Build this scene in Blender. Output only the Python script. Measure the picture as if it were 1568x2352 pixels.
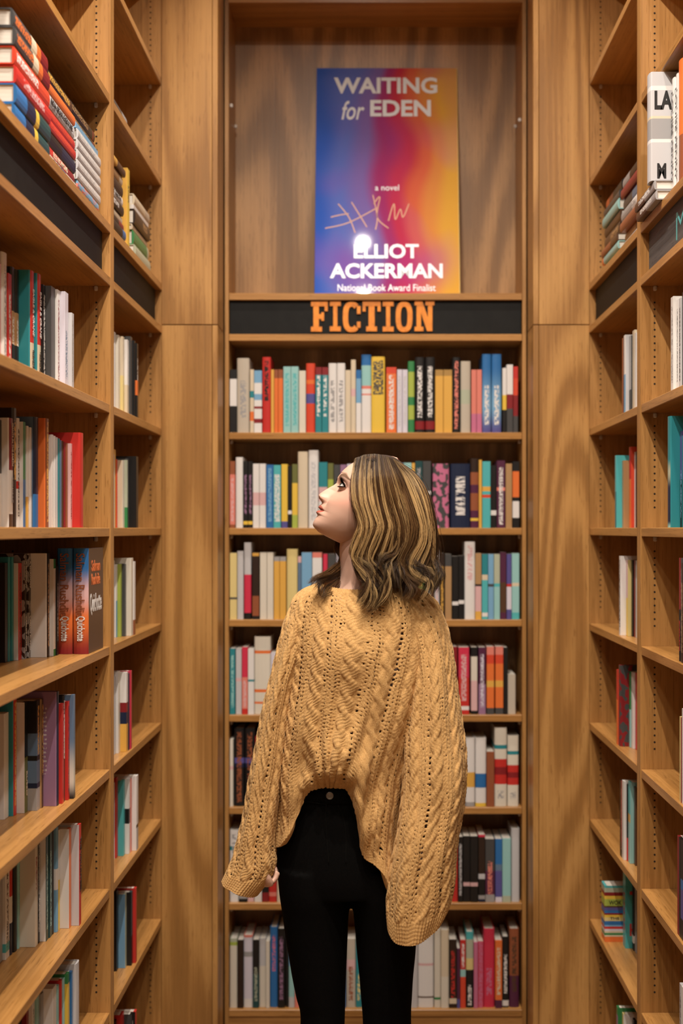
import bpy, bmesh, math, random
import numpy as np
from mathutils import Vector, Matrix
random.seed(7); rng = np.random.default_rng(7)
for o in list(bpy.data.objects): bpy.data.objects.remove(o)
S = bpy.context.scene; C = S.collection
# ------------------------------------------------------------------ camera
F = 2900.0; CX, CY, CZ = 862.0, 1215.0, 1.6      # focal length / principal point in pixels of 1568x2352, eye height
cd = bpy.data.cameras.new('camera'); cam = bpy.data.objects.new('camera', cd); C.objects.link(cam)
cam.location = (0, 0, CZ); cam.rotation_euler = (math.pi/2, 0, 0)
cd.sensor_fit = 'HORIZONTAL'; cd.sensor_width = 24; cd.lens = 24*F/1568
cd.shift_x = -(CX-784)/1568; cd.shift_y = (CY-1176)/1568
cd.dof.use_dof = True; cd.dof.focus_distance = 2.80; cd.dof.aperture_fstop = 2.5
cd.clip_start = .05
S.camera = cam
S.view_settings.view_transform = 'Standard'; S.view_settings.look = 'None'
S.view_settings.gamma = 1; S.view_settings.use_curve_mapping = False
S.view_settings.exposure = -0.04
w = bpy.data.worlds.new('world'); S.world = w; w.use_nodes = True
w.node_tree.nodes['Background'].inputs[0].default_value = (.9, .8, .7, 1)
w.node_tree.nodes['Background'].inputs[1].default_value = .05
# ceiling lamps: (x, y, watts, disc radius, cone spread in degrees)
LAMPS = [(-.06, 2.26, 30, .019, 156), (-.06, 1.80, 30, .019, 156), (-.36, 3.40, 4, .03, 80), (.36, 3.40, 4, .03, 80),
         (-.38, 1.20, 26, .05, 150), (.42, 1.20, 26, .05, 150),
         (-.75, .1, 11, .10, 160), (.75, .1, 11, .10, 160), (-.7, -1.3, 11, .10, 160), (.7, -1.3, 11, .10, 160)]
LAMP_COL = (1, .90, .79)
CEIL = 3.75

# ------------------------------------------------------------------ helpers
def wx(px, Y): return (px-CX)*Y/F
def wz(py, Y): return CZ-(py-CY)*Y/F
def link(o, parent=None):
    C.objects.link(o)
    if parent is not None: o.parent = parent
    return o
def empty(name, loc=(0,0,0), label=None, cat=None, group=None):
    o = bpy.data.objects.new(name, None); o.location = loc; o.empty_display_size = .05; link(o)
    if label: o['label'] = label
    if cat: o['category'] = cat
    if group: o['group'] = group
    return o
def tag(o, label=None, cat=None, group=None, kind=None):
    if label: o['label'] = label
    if cat: o['category'] = cat
    if group: o['group'] = group
    if kind: o['kind'] = kind
    return o
def mobj(name, verts, faces, mat, parent=None, smooth=False, mi=None):
    me = bpy.data.meshes.new(name); me.from_pydata([tuple(map(float, v)) for v in verts], [], faces)
    for m in (mat if isinstance(mat, (list, tuple)) else [mat]): me.materials.append(m)
    if mi is not None: me.polygons.foreach_set('material_index', mi)
    if smooth: me.polygons.foreach_set('use_smooth', [True]*len(me.polygons))
    me.update()
    return link(bpy.data.objects.new(name, me), parent)
def np_obj(name, V, Q, mat, parent=None, smooth=True, uv=None, col=None):
    """fast mesh from numpy: V (n,3), Q (m,k)"""
    me = bpy.data.meshes.new(name); k = Q.shape[1]; m = len(Q)
    me.vertices.add(len(V)); me.vertices.foreach_set('co', np.ascontiguousarray(V, dtype=np.float32).ravel())
    me.loops.add(m*k); me.loops.foreach_set('vertex_index', np.ascontiguousarray(Q, dtype=np.int32).ravel())
    me.polygons.add(m); me.polygons.foreach_set('loop_start', np.arange(0, m*k, k, dtype=np.int32))
    me.polygons.foreach_set('use_smooth', np.full(m, smooth))
    if uv is not None:
        l = me.uv_layers.new(name='UVMap'); l.data.foreach_set('uv', np.ascontiguousarray(uv[Q.ravel()], dtype=np.float32).ravel())
    if col is not None:
        a = me.color_attributes.new('Col', 'FLOAT_COLOR', 'POINT')
        a.data.foreach_set('color', np.ascontiguousarray(np.c_[col, np.ones(len(V))], dtype=np.float32).ravel())
    me.materials.append(mat); me.update(); me.validate()
    return link(bpy.data.objects.new(name, me), parent)
BOXF = [(0,3,2,1),(4,5,6,7),(0,1,5,4),(1,2,6,5),(2,3,7,6),(3,0,4,7)]
def boxv(x0,x1,y0,y1,z0,z1):
    return [(x0,y0,z0),(x1,y0,z0),(x1,y1,z0),(x0,y1,z0),(x0,y0,z1),(x1,y0,z1),(x1,y1,z1),(x0,y1,z1)]
def box(name, x0,x1,y0,y1,z0,z1, mat, parent=None, bevel=0):
    org = Vector(parent.location) if parent is not None else Vector((0,0,0))
    o = mobj(name, [Vector(v)-org for v in boxv(x0,x1,y0,y1,z0,z1)], BOXF, mat, parent)
    if bevel:
        bm = bmesh.new(); bm.from_mesh(o.data)
        bmesh.ops.bevel(bm, geom=bm.edges[:], offset=bevel, segments=1, affect='EDGES', profile=.5)
        bm.to_mesh(o.data); bm.free()
    return o
def boxes(name, lst, mat, parent=None):
    org = Vector(parent.location) if parent is not None else Vector((0,0,0))
    V=[]; Fc=[]
    for b in lst:
        n=len(V); V += [Vector(v)-org for v in boxv(*b)]; Fc += [tuple(i+n for i in f) for f in BOXF]
    return mobj(name, V, Fc, mat, parent)
def cr(pts, n):
    """Catmull-Rom resample of rows of numbers"""
    P = np.array(pts, float); m = len(P); t = np.linspace(0, m-1, n); i = np.clip(t.astype(int), 0, m-2); f = (t-i)[:,None]
    p0=P[np.clip(i-1,0,m-1)]; p1=P[i]; p2=P[i+1]; p3=P[np.clip(i+2,0,m-1)]
    return .5*((2*p1)+(-p0+p2)*f+(2*p0-5*p1+4*p2-p3)*f**2+(-p0+3*p1-3*p2+p3)*f**3)

# ------------------------------------------------------------------ materials
def nmat(name):
    m = bpy.data.materials.new(name); m.use_nodes = True
    nt = m.node_tree; b = nt.nodes['Principled BSDF']
    return m, nt, b
def nd(nt, typ, **kw):
    n = nt.nodes.new(typ)
    for k, v in kw.items():
        if k.startswith('i_'):
            key = k[2:]; key = int(key) if key.isdigit() else key
            if hasattr(v, 'is_output') and v.is_output: nt.links.new(v, n.inputs[key])
            else: n.inputs[key].default_value = v
        else: setattr(n, k, v)
    return n
def mth(nt, op, a, b=None, c=None):
    n = nt.nodes.new('ShaderNodeMath'); n.operation = op
    for i, v in enumerate((a, b, c)):
        if v is None: continue
        if hasattr(v, 'is_output'): nt.links.new(v, n.inputs[i])
        else: n.inputs[i].default_value = v
    return n.outputs[0]
def ramp(nt, fac, stops, interp='LINEAR'):
    n = nt.nodes.new('ShaderNodeValToRGB'); nt.links.new(fac, n.inputs[0]); e = n.color_ramp; e.interpolation = interp
    while len(e.elements) < len(stops): e.elements.new(1)
    while len(e.elements) > max(1, len(stops)): e.elements.remove(e.elements[-1])
    for el, (p, c) in zip(e.elements, stops): el.position = p; el.color = (*c, 1) if len(c) == 3 else c
    return n.outputs[0]
def mixc(nt, fac, a, b, typ='MIX'):
    n = nt.nodes.new('ShaderNodeMix'); n.data_type = 'RGBA'; n.blend_type = typ
    for key, v in ((0, fac), (6, a), (7, b)):
        if hasattr(v, 'is_output'): nt.links.new(v, n.inputs[key])
        else: n.inputs[key].default_value = v if key == 0 else ((*v, 1) if len(v) == 3 else v)
    return n.outputs[2]
def plain(name, col, rough=.5, metal=0, spec=.5, noise=0, emit=None):
    m, nt, b = nmat(name); b.inputs['Base Color'].default_value = (*col, 1)
    b.inputs['Roughness'].default_value = rough; b.inputs['Metallic'].default_value = metal
    b.inputs['Specular IOR Level'].default_value = spec
    if noise:
        tc = nd(nt, 'ShaderNodeTexCoord'); n = nd(nt, 'ShaderNodeTexNoise', i_Vector=tc.outputs['Object'], i_Scale=noise, i_Detail=3.0)
        c = ramp(nt, n.outputs[0], [(.3, tuple(x*.8 for x in col)), (.7, tuple(min(1, x*1.12) for x in col))]); nt.links.new(c, b.inputs['Base Color'])
    if emit: b.inputs['Emission Color'].default_value = (*col, 1); b.inputs['Emission Strength'].default_value = emit
    return m
def wood(name, axis, light, dark, rough=.42, figure=.35, fscale=3.2):
    """oak veneer, grain running along the axis; figure = strength of the cathedral pattern"""
    m, nt, b = nmat(name); tc = nd(nt, 'ShaderNodeTexCoord'); oi = nd(nt, 'ShaderNodeObjectInfo')
    off = nd(nt, 'ShaderNodeVectorMath', operation='SCALE'); nt.links.new(oi.outputs['Random'], off.inputs['Scale']); off.inputs[0].default_value = (7.3, 5.1, 11.7)
    add = nd(nt, 'ShaderNodeVectorMath', operation='ADD'); nt.links.new(tc.outputs['Object'], add.inputs[0]); nt.links.new(off.outputs[0], add.inputs[1])
    def mp(al, ac):
        sc = [ac]*3; sc['XYZ'.index(axis)] = al
        return nd(nt, 'ShaderNodeMapping', i_Vector=add.outputs[0], i_Scale=sc).outputs[0]
    n1 = nd(nt, 'ShaderNodeTexNoise', i_Vector=mp(.42, fscale), i_Scale=1.0, i_Detail=1.2, i_Roughness=.4)
    ring = mth(nt, 'SINE', mth(nt, 'MULTIPLY', n1.outputs[0], 78.0))
    n2 = nd(nt, 'ShaderNodeTexNoise', i_Vector=mp(3.0, 150), i_Scale=1.0, i_Detail=2.0)
    n3 = nd(nt, 'ShaderNodeTexNoise', i_Vector=mp(.5, 6), i_Scale=1.0, i_Detail=2.0)
    n4 = nd(nt, 'ShaderNodeTexNoise', i_Vector=mp(18, 420), i_Scale=1.0, i_Detail=1.0)
    f = mth(nt, 'MULTIPLY_ADD', ring, figure*.28, .5)
    f = mth(nt, 'ADD', f, mth(nt, 'MULTIPLY', mth(nt, 'SUBTRACT', n2.outputs[0], .5), .75))
    f = mth(nt, 'ADD', f, mth(nt, 'MULTIPLY', mth(nt, 'SUBTRACT', n3.outputs[0], .5), .7))
    pore = mth(nt, 'MULTIPLY', mth(nt, 'GREATER_THAN', n4.outputs[0], .66), .35)
    f = mth(nt, 'SUBTRACT', f, pore)
    mid = tuple((a+c)/2 for a, c in zip(light, dark))
    col = ramp(nt, f, [(0, tuple(x*.8 for x in dark)), (.3, dark), (.52, mid), (.85, light)])
    nt.links.new(col, b.inputs['Base Color']); b.inputs['Roughness'].default_value = rough
    bp = nd(nt, 'ShaderNodeBump', i_Strength=.12, i_Distance=.002, i_Height=f); nt.links.new(bp.outputs[0], b.inputs['Normal'])
    return m
WL, WD = (.50, .255, .078), (.31, .145, .037)
M = {}
for ax in 'XYZ':
    M['wood'+ax] = wood('oak_'+ax, ax, WL, WD, figure=.35)
    M['shelf'+ax] = wood('oak_shelf_'+ax, ax, (.52, .262, .080), (.32, .148, .038), rough=.32, figure=.3)
M['veneer'] = wood('oak_veneer', 'Z', (.47, .26, .105), (.27, .14, .052), figure=1.1, fscale=2.6)
M['pilaster'] = wood('oak_pilaster', 'Z', (.54, .285, .088), (.34, .16, .042), figure=.95, fscale=3.0)
M['black_board'] = plain('black_board', (.009, .0088, .008), .6, spec=.2, noise=30)
M['lit_board'] = wood('lit_black_board', 'Y', (.10, .095, .09), (.03, .03, .03), .6, .8, 5)  # black board with the greyish cast of light put into its colour
M['hole'] = plain('hole_shade', (.012, .008, .005), .9)
M['pin'] = plain('shelf_pin', (.55, .50, .45), .3)
M['page'] = None
m, nt, b = nmat('pages'); tc = nd(nt, 'ShaderNodeTexCoord')
mp = nd(nt, 'ShaderNodeMapping', i_Vector=tc.outputs['Object'], i_Scale=(2200, 9, 9))
n = nd(nt, 'ShaderNodeTexNoise', i_Vector=mp.outputs[0], i_Scale=1.0, i_Detail=1.0)
nt.links.new(ramp(nt, n.outputs[0], [(.3, (.58, .53, .45)), (.65, (.80, .76, .69))]), b.inputs['Base Color']); b.inputs['Roughness'].default_value = .8
M['page'] = m
M['ceil'] = plain('ceiling_plaster', (.72, .68, .62), .9, noise=6)
M['wall'] = plain('wall_plaster', (.62, .52, .40), .85, noise=4)
M['floor'] = wood('floor_oak', 'Y', (.30, .17, .08), (.17, .09, .04), .4, .4)
M['lamp_metal'] = plain('lamp_metal', (.6, .58, .55), .35, .8)
M['lamp_glow'] = plain('lamp_glow', (1, .88, .72), .4, emit=22)

# ------------------------------------------------------------------ room shell
def struct(o): o['kind'] = 'structure'; return o
RX, RY0, RY1 = 2.4, -3.5, 4.3
struct(box('floor', -RX, RX, RY0, RY1, -.04, 0, M['floor']))
struct(box('ceiling', -RX, RX, RY0, RY1, CEIL, CEIL+.04, M['ceil']))
struct(box('wall_back', -RX, RX, RY1, RY1+.05, 0, CEIL, M['wall']))
struct(box('wall_front', -RX, RX, RY0-.05, RY0, 0, CEIL, M['wall']))
struct(box('wall_left', -RX-.05, -RX, RY0, RY1, 0, CEIL, M['wall']))
struct(box('wall_right', RX, RX+.05, RY0, RY1, 0, CEIL, M['wall']))

def downlight(x, y, watts, r, spread, i):
    where = ['over the reader', 'over the reader', 'just before the poster', 'just before the poster', 'over the aisle entrance', 'over the aisle entrance'] + ['over the open shop floor']*4
    t = empty('ceiling_downlight', (x, y, CEIL), 'round recessed ceiling downlight with metal rim '+where[i], 'lamp', 'recessed downlights '+where[i])
    n = 28; V=[]; Fc=[]
    for rr, z in ((r*1.35, -.001), (r*1.35, -.012), (r*1.02, -.016), (r*1.0, -.004)):
        V += [(rr*math.cos(k*2*math.pi/n), rr*math.sin(k*2*math.pi/n), z) for k in range(n)]
    for a in range(3):
        Fc += [(a*n+k, a*n+(k+1)%n, (a+1)*n+(k+1)%n, (a+1)*n+k) for k in range(n)]
    mobj('rim', V, Fc, M['lamp_metal'], t, True)
    V = [(r*math.cos(k*2*math.pi/n), r*math.sin(k*2*math.pi/n), -.005) for k in range(n)]
    mobj('lens', V, [tuple(range(n))[::-1]], M['lamp_glow'], t)
    ld = bpy.data.lights.new('downlight', 'AREA'); ld.shape = 'DISK'; ld.size = 2*r; ld.energy = watts; ld.color = LAMP_COL; ld.spread = math.radians(spread)
    lo = bpy.data.objects.new('downlight_beam', ld); link(lo, t); lo.location = (0, 0, -.02)
for i, L in enumerate(LAMPS): downlight(*L, i)

# ------------------------------------------------------------------ bookcases
A = .637                       # half width of the aisle (front plane of the side bookcases)
YB = 3.92                      # front plane of the far bookcase
YC = 3.767                     # corner between side bookcases and pilasters
YD0, YD1 = 3.037, 3.077        # faces of the double upright between the side bays
YN = 2.03                      # open end of the wide bays
TOPZ = 3.235
T = .021
SH = [.107, .437, .735, 1.022, 1.318, 1.603, 1.90, 2.205, 2.332]   # tops of shelves, common to every bookcase
HI = [2.645, 2.945]
DEPTH = .29; BD = .195
def holes(parent, pts, nrm):
    """drilled pin holes, their shade put on as flat dark discs: joined into one sub-part"""
    org = Vector(parent.parent.location) if parent.parent else Vector((0,0,0)); V=[]; Fc=[]
    nrm = Vector(nrm); a = nrm.orthogonal().normalized(); bb = nrm.cross(a)
    for p in pts:
        p = Vector(p)-org; n = len(V)
        V += [p+nrm*.0004+(a*math.cos(k*math.pi/3)+bb*math.sin(k*math.pi/3))*.0026 for k in range(6)]
        Fc.append(tuple(range(n, n+6)))
    o = mobj('pin_holes', V, Fc, M['hole'], parent); o['kind'] = 'stuff'; return o
def pin(parent, p, ax, sgn):
    """little white shelf support under a shelf end"""
    x, y, z = p; r = .0042
    d = {'x': (x, x+sgn*.009, y-r, y+r, z-.012, z), 'y': (x-r, x+r, y, y+sgn*.009, z-.012, z)}[ax]
    d = (min(d[0],d[1]), max(d[0],d[1]), min(d[2],d[3]), max(d[2],d[3]), d[4], d[5])
    return box('shelf_pin', *d, M['pin'], parent, .002)

def side_bay(sx, y0, y1, label, shelves):
    """bay of a side bookcase: sx=-1 left, +1 right; inner faces of its uprights at y0 and y1"""
    t = empty('bookcase', (sx*A, (y0+y1)/2, 0), label, 'bookcase')
    X = lambda d: sx*(A+d)
    bx = lambda n, d0, d1, ya, yb, z0, z1, m, p=t, bv=0: box(n, min(X(d0),X(d1)), max(X(d0),X(d1)), ya, yb, z0, z1, m, p, bv)
    bx('back_panel', DEPTH, DEPTH+.012, y0-.02, y1+.02, 0, TOPZ+.02, M['veneer'])
    for ya, yb, face, n in ((y0-.02, y0, y0, 1), (y1, y1+.02, y1, -1)):
        p = bx('side_panel', 0, DEPTH, ya, yb, 0, TOPZ+.02, M['woodZ'], bv=.0008)
        pts = []
        for d in (.034, .235):
            for za, zb in zip(SH[:-2]+[SH[-1]]+HI, SH[1:-1]+HI+[TOPZ]):
                if (za, zb) == (SH[7], SH[8]): continue
                k = 0; z = za+.028+T
                while z < zb-.05: pts.append((X(d), face, z)); z += .0163
        o = holes(p, pts, (0, n, 0)); o.location = (0,0,0)
    for k, z in enumerate(shelves):
        bx('shelf', .0 if z in (SH[7], SH[8]) else .002, DEPTH, y0+.0005, y1-.0005, z-T, z, M['shelfY'], bv=.0012)
        if z < TOPZ-.01 and k:
            for d in (.034,):
                pin(t, (X(d), y0+.0006, z-T), 'y', 1); pin(t, (X(d), y1-.0006, z-T), 'y', -1)
    bx('top_panel', 0, DEPTH, y0, y1, TOPZ, TOPZ+.02, M['shelfY'])
    bx('kick_board', .03, .05, y0, y1, 0, SH[0]-T, M['woodY'])
    sb = bx('sign_board', .018, .03, y0+.012, y1-.012, SH[7], SH[8]-T, M['lit_board'] if (sx > 0 and y0 < 2.5) else M['black_board'])
    return t, sb
allsh = SH+HI
LN, LNs = side_bay(-1, YN, YD0, 'wide oak bookcase bay on left wall with piled books above its black sign', allsh)
LF, LFs = side_bay(-1, YD1, YC, 'narrow oak bookcase bay on left wall beside the pilaster', allsh)
RN, RNs = side_bay(1, YN, YD0, 'wide oak bookcase bay on right wall with teal chalk letters on its sign', allsh)
RF, RFs = side_bay(1, YD1, YC, 'narrow oak bookcase bay on right wall beside the pilaster', allsh)

t = BK = empty('bookcase', (0, YB, 0), 'tall oak bookcase under the big poster with orange FICTION sign', 'bookcase')
BW = .4555; BP = .468
box('back_panel', -BP, BP, YB+BD, YB+BD+.012, 0, TOPZ+.03, M['veneer'], t)
for s in (-1, 1):
    p = box('side_panel', min(s*BW, s*BP), max(s*BW, s*BP), YB, YB+BD, 0, TOPZ+.03, M['woodZ'], t, .0008)
    pts = []
    for za, zb in zip(SH[:7], SH[1:8]):
        z = za+.045
        while z < zb-.05: pts += [(s*BW, YB+.03, z), (s*BW, YB+.16, z)]; z += .0163
    holes(p, pts, (-s, 0, 0))
for k, z in enumerate(SH):
    box('shelf', -BW+.0005, BW-.0005, YB+(0 if z in (SH[7], SH[8], SH[0]) else .003), YB+BD, z-T, z, M['shelfX'], t, .0012)
    if 0 < k < 7:
        for s in (-1, 1): pin(t, (s*(BW-.0006), YB+.03, z-T), 'x', -s)
for s in (-1, 1):        # spare supports left in the poster niche
    pin(t, (s*(BW-.0006), YB+.03, 2.93 if s < 0 else 2.885), 'x', -s); pin(t, (s*(BW-.0006), YB+.155, 2.905), 'x', -s)
box('top_panel', -BW, BW, YB, YB+BD, TOPZ, TOPZ+.03, M['shelfX'], t)
box('fascia', -BP, BP, YB+.005, YB+.025, TOPZ+.03, CEIL, M['woodX'], t)
box('kick_board', -BW, BW, YB+.004, YB+.02, 0, SH[0]-T, M['woodX'], t)
FICTION_BOARD = box('sign_board', -BW+.003, BW-.003, YB+.012, YB+.024, SH[7], SH[8]-T, M['black_board'], t)

# pilasters between the side bookcases and the far one
for k, s in ((1, -1), (2, 1)):
    p = empty('trim_%d' % k, (s*.555, YC, 0)); p['kind'] = 'structure'
    JZ = 2.2085; X0, X1, X2 = A, .486, .470
    for z0, z1 in ((0, JZ-.0012), (JZ+.0012, CEIL)):
        box('panel', min(s*X0, s*(X1+.0012)), max(s*X0, s*(X1+.0012)), YC-.004, YC+.016, z0, z1, M['pilaster'], p, .001)
        box('edge_strip', min(s*X1, s*X2), max(s*X1, s*X2), YC-.004, YB-.018, z0, z1, M['pilaster'], p, .001)
    box('core', min(s*X0, s*X1), max(s*X0, s*X1), YC+.017, YB+.02, 0, CEIL, M['woodZ'], p)
# ------------------------------------------------------------------ books
PAL = {  # code: (linear rgb, colour word)
 'W': ((.80,.77,.74),'white'), 'I': ((.74,.68,.56),'ivory'), 'C': ((.72,.60,.42),'cream'), 'L': ((.70,.66,.76),'lilac white'),
 'K': ((.014,.013,.013),'black'), 'G': ((.07,.07,.07),'charcoal'), 'g': ((.36,.35,.35),'grey'), 'h': ((.57,.56,.57),'pale grey'),
 'R': ((.62,.02,.012),'red'), 'r': ((.27,.012,.016),'dark red'), 'O': ((.85,.17,.012),'orange'), 'o': ((.74,.055,.012),'red-orange'),
 'Y': ((.85,.55,.02),'yellow'), 'y': ((.78,.62,.22),'pale yellow'), 'M': ((.80,.42,.04),'mustard'), 'm': ((.45,.25,.05),'ochre'),
 'B': ((.015,.16,.45),'blue'), 'b': ((.18,.42,.66),'light blue'), 'N': ((.012,.022,.06),'navy'), 's': ((.12,.2,.32),'steel blue'),
 'T': ((.01,.25,.29),'teal'), 't': ((.30,.60,.58),'pale teal'), 'a': ((.06,.48,.50),'aqua'), 'd': ((.012,.07,.075),'dark teal'),
 'E': ((.03,.25,.07),'green'), 'e': ((.40,.50,.05),'lime'), 'q': ((.46,.50,.36),'sage'), 'j': ((.16,.17,.04),'olive'),
 'P': ((.62,.16,.30),'pink'), 'p': ((.75,.45,.45),'pale pink'), 'x': ((.70,.02,.07),'crimson'), 'k': ((.80,.22,.16),'coral'),
 'V': ((.10,.09,.32),'violet blue'), 'v': ((.33,.17,.30),'mauve'), 'u': ((.10,.02,.06),'plum'),
 'n': ((.10,.045,.02),'brown'), 'D': ((.035,.018,.012),'dark brown'), 'f': ((.46,.26,.10),'tan'), 'z': ((.33,.09,.03),'rust'), 'l': ((.55,.48,.38),'beige')}
for _k, (_c, _n) in list(PAL.items()):      # muted matte grade put into every colour: slightly greyed and darkened
    _l = .25*_c[0]+.6*_c[1]+.15*_c[2]; PAL[_k] = (tuple((.90*x+.10*_l)*.90 for x in _c), _n)
def parse(s):
    """'K0 W.4 K.85' -> [(0,'K'),(.4,'W'),(.85,'K')]; a trailing ~ blends smoothly"""
    out = []
    for tok in s.split():
        out.append((float(tok[1:] or 0), tok[0]))
    return out
_cm = {}
def cover_mat(spec, ink, txt, face, seed, style):
    """printed cover: bands along the spine, blurred rows of illegible type, cover face colour"""
    key = (spec, ink, txt, face, seed % 5, style)
    if key in _cm: return _cm[key]
    smooth = spec.endswith('~'); st = parse(spec.rstrip('~'))
    m, nt, b = nmat('cover_'+'_'.join(PAL[c][1].replace(' ', '_') for _, c in st[:2]))
    tc = nd(nt, 'ShaderNodeTexCoord'); gs = nd(nt, 'ShaderNodeSeparateXYZ', i_0=tc.outputs['Generated'])
    ns = nd(nt, 'ShaderNodeSeparateXYZ', i_0=tc.outputs['Normal'])
    col = ramp(nt, gs.outputs[2], [(p, PAL[c][0]) for p, c in st], 'EASE' if smooth else 'CONSTANT')
    isface = mth(nt, 'GREATER_THAN', mth(nt, 'ABSOLUTE', ns.outputs[0]), .75)
    if ink:
        a, z = txt
        sc = (2.2, 1, 34) if style == 'across' else (5.5, 1, 44)
        mp = nd(nt, 'ShaderNodeMapping', i_Vector=tc.outputs['Generated'], i_Scale=sc, i_Location=(seed*1.7, seed*.9, seed*2.3))
        n = nd(nt, 'ShaderNodeTexNoise', i_Vector=mp.outputs[0], i_Scale=1.0, i_Detail=1.5, i_Roughness=.6)
        wid = .24 if style != 'wide' else .38
        k = mth(nt, 'LESS_THAN', mth(nt, 'ABSOLUTE', mth(nt, 'SUBTRACT', gs.outputs[0], .5)), wid)
        k = mth(nt, 'MULTIPLY', k, mth(nt, 'GREATER_THAN', n.outputs[0], .47))
        k = mth(nt, 'MULTIPLY', k, mth(nt, 'GREATER_THAN', gs.outputs[2], a)); k = mth(nt, 'MULTIPLY', k, mth(nt, 'LESS_THAN', gs.outputs[2], z))
        col = mixc(nt, k, col, PAL[ink][0])
    if style == 'floral':
        v = nd(nt, 'ShaderNodeMapping', i_Vector=tc.outputs['Object'], i_Scale=(52, 52, 40), i_Location=(seed, 0, seed*2))
        n = nd(nt, 'ShaderNodeTexNoise', i_Vector=v.outputs[0], i_Scale=1.0, i_Detail=1.0)
        col = mixc(nt, mth(nt, 'GREATER_THAN', n.outputs[0], .5), col, PAL[ink][0])
    if face:
        fc = PAL[face[0]][0]
        fcol = fc
        if 't' in face[1:]:      # rows of small print on the back cover
            ln = mth(nt, 'LESS_THAN', mth(nt, 'FRACT', mth(nt, 'MULTIPLY', gs.outputs[2], 26.0)), .42)
            mp = nd(nt, 'ShaderNodeMapping', i_Vector=tc.outputs['Generated'], i_Scale=(1, 38, 26))
            n = nd(nt, 'ShaderNodeTexNoise', i_Vector=mp.outputs[0], i_Scale=1.0, i_Detail=1.0)
            ln = mth(nt, 'MULTIPLY', ln, mth(nt, 'GREATER_THAN', n.outputs[0], .44))
            ln = mth(nt, 'MULTIPLY', ln, mth(nt, 'LESS_THAN', mth(nt, 'ABSOLUTE', mth(nt, 'SUBTRACT', gs.outputs[1], .5)), .36))
            ln = mth(nt, 'MULTIPLY', ln, mth(nt, 'LESS_THAN', mth(nt, 'ABSOLUTE', mth(nt, 'SUBTRACT', gs.outputs[2], .58)), .30))
            fcol = mixc(nt, mth(nt, 'MULTIPLY', ln, .6), fc, PAL['G'][0] if sum(fc) > 1 else PAL['W'][0])
        col = mixc(nt, isface, col, fcol)
    nt.links.new(col, b.inputs['Base Color']); b.inputs['Roughness'].default_value = .36; b.inputs['Specular IOR Level'].default_value = .4
    _cm[key] = m; return m

BOOKS = []     # (object, spec, kind, feature, shelf phrase, row key, index)
def book(w, h, d, spec, mat4, shelf, row, hard=None, ink='', txt=(.12, .88), face='', style='', feat='', lettering=()):
    """one book: local x = thickness, spine at y=0 facing -y, z = height"""
    seed = random.randint(0, 99)
    if hard is None: hard = h > .212
    t = .0026 if hard else .0007; e = .003 if hard else .0004
    if hard:
        bl = min(.005, w*.16); sp = [(w*.5+w*.5*math.cos(math.pi*(1-k/6)), .004-bl*math.sin(math.pi*k/6)+.001) for k in range(7)]
    else:
        sp = [(0, .0008), (.0008, 0), (w-.0008, 0), (w, .0008)]
    poly = [(0, d)]+sp+[(w, d), (w-t, d), (w-t, .0065), (t, .0065), (t, d)]
    n = len(poly); V = [(x, y, 0) for x, y in poly]+[(x, y, h) for x, y in poly]
    Fc = [(k, (k+1) % n, n+(k+1) % n, n+k) for k in range(n)]
    # C-shaped ends, as quads: boards and spine strip
    ns = len(sp)
    for zo, fl in ((0, True), (n, False)):
        i0, iL, iR = 0, 1, ns; a, bq, c, dd = ns+1, ns+2, ns+3, ns+4     # (w,d),(w-t,d),(w-t,.0065),(t,.0065); last=(t,d)
        for f in ([i0, 1, dd, ns+5], [ns, a, bq, c], list(range(1, ns+1))+[c, dd]):
            f = [zo+q for q in f]; Fc.append(tuple(f if fl else f[::-1]))
    r = empty('hardcover_book' if hard else 'paperback_book', (0,0,0)); r.matrix_world = mat4
    mt = cover_mat(spec, ink, txt, face, seed, style)
    co = mobj('cover', V, Fc, mt, r)
    mobj('pages', boxv(t, w-t, .0064, d-e, e, h-e), BOXF, M['page'], r)
    for L in lettering: put_text(r, L, w, h, d)
    BOOKS.append([r, spec, hard, feat, shelf, row, (w, h), ink, style, face]); return r

_tm = {}
def text_mesh(s, size, bold=0, shear=0, extrude=.0002, space=1.0):
    cu = bpy.data.curves.new('t', 'FONT'); cu.body = s; cu.size = size; cu.extrude = extrude; cu.offset = bold; cu.shear = shear
    cu.align_x = 'CENTER'; cu.align_y = 'CENTER'; cu.space_character = space; cu.resolution_u = 3
    o = bpy.data.objects.new('t', cu); C.objects.link(o); dg = bpy.context.evaluated_depsgraph_get(); dg.update()
    me = bpy.data.meshes.new_from_object(o.evaluated_get(dg)); bpy.data.objects.remove(o); bpy.data.curves.remove(cu)
    return me
def ink_mat(c):
    k = 'ink_'+c
    if k not in M: M[k] = plain('lettering_'+PAL[c][1].replace(' ', '_'), PAL[c][0], .4)
    return M[k]
def fit(me, W, H):
    """scale a text mesh (in its xy plane) to W x H and centre it"""
    co = np.array([v.co[:] for v in me.vertices]); mn, mx = co.min(0), co.max(0); c = (mn+mx)/2
    co = (co-c)*np.array([W/(mx[0]-mn[0]), H/(mx[1]-mn[1]), 1]); me.vertices.foreach_set('co', co.astype(np.float32).ravel()); return me
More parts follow.
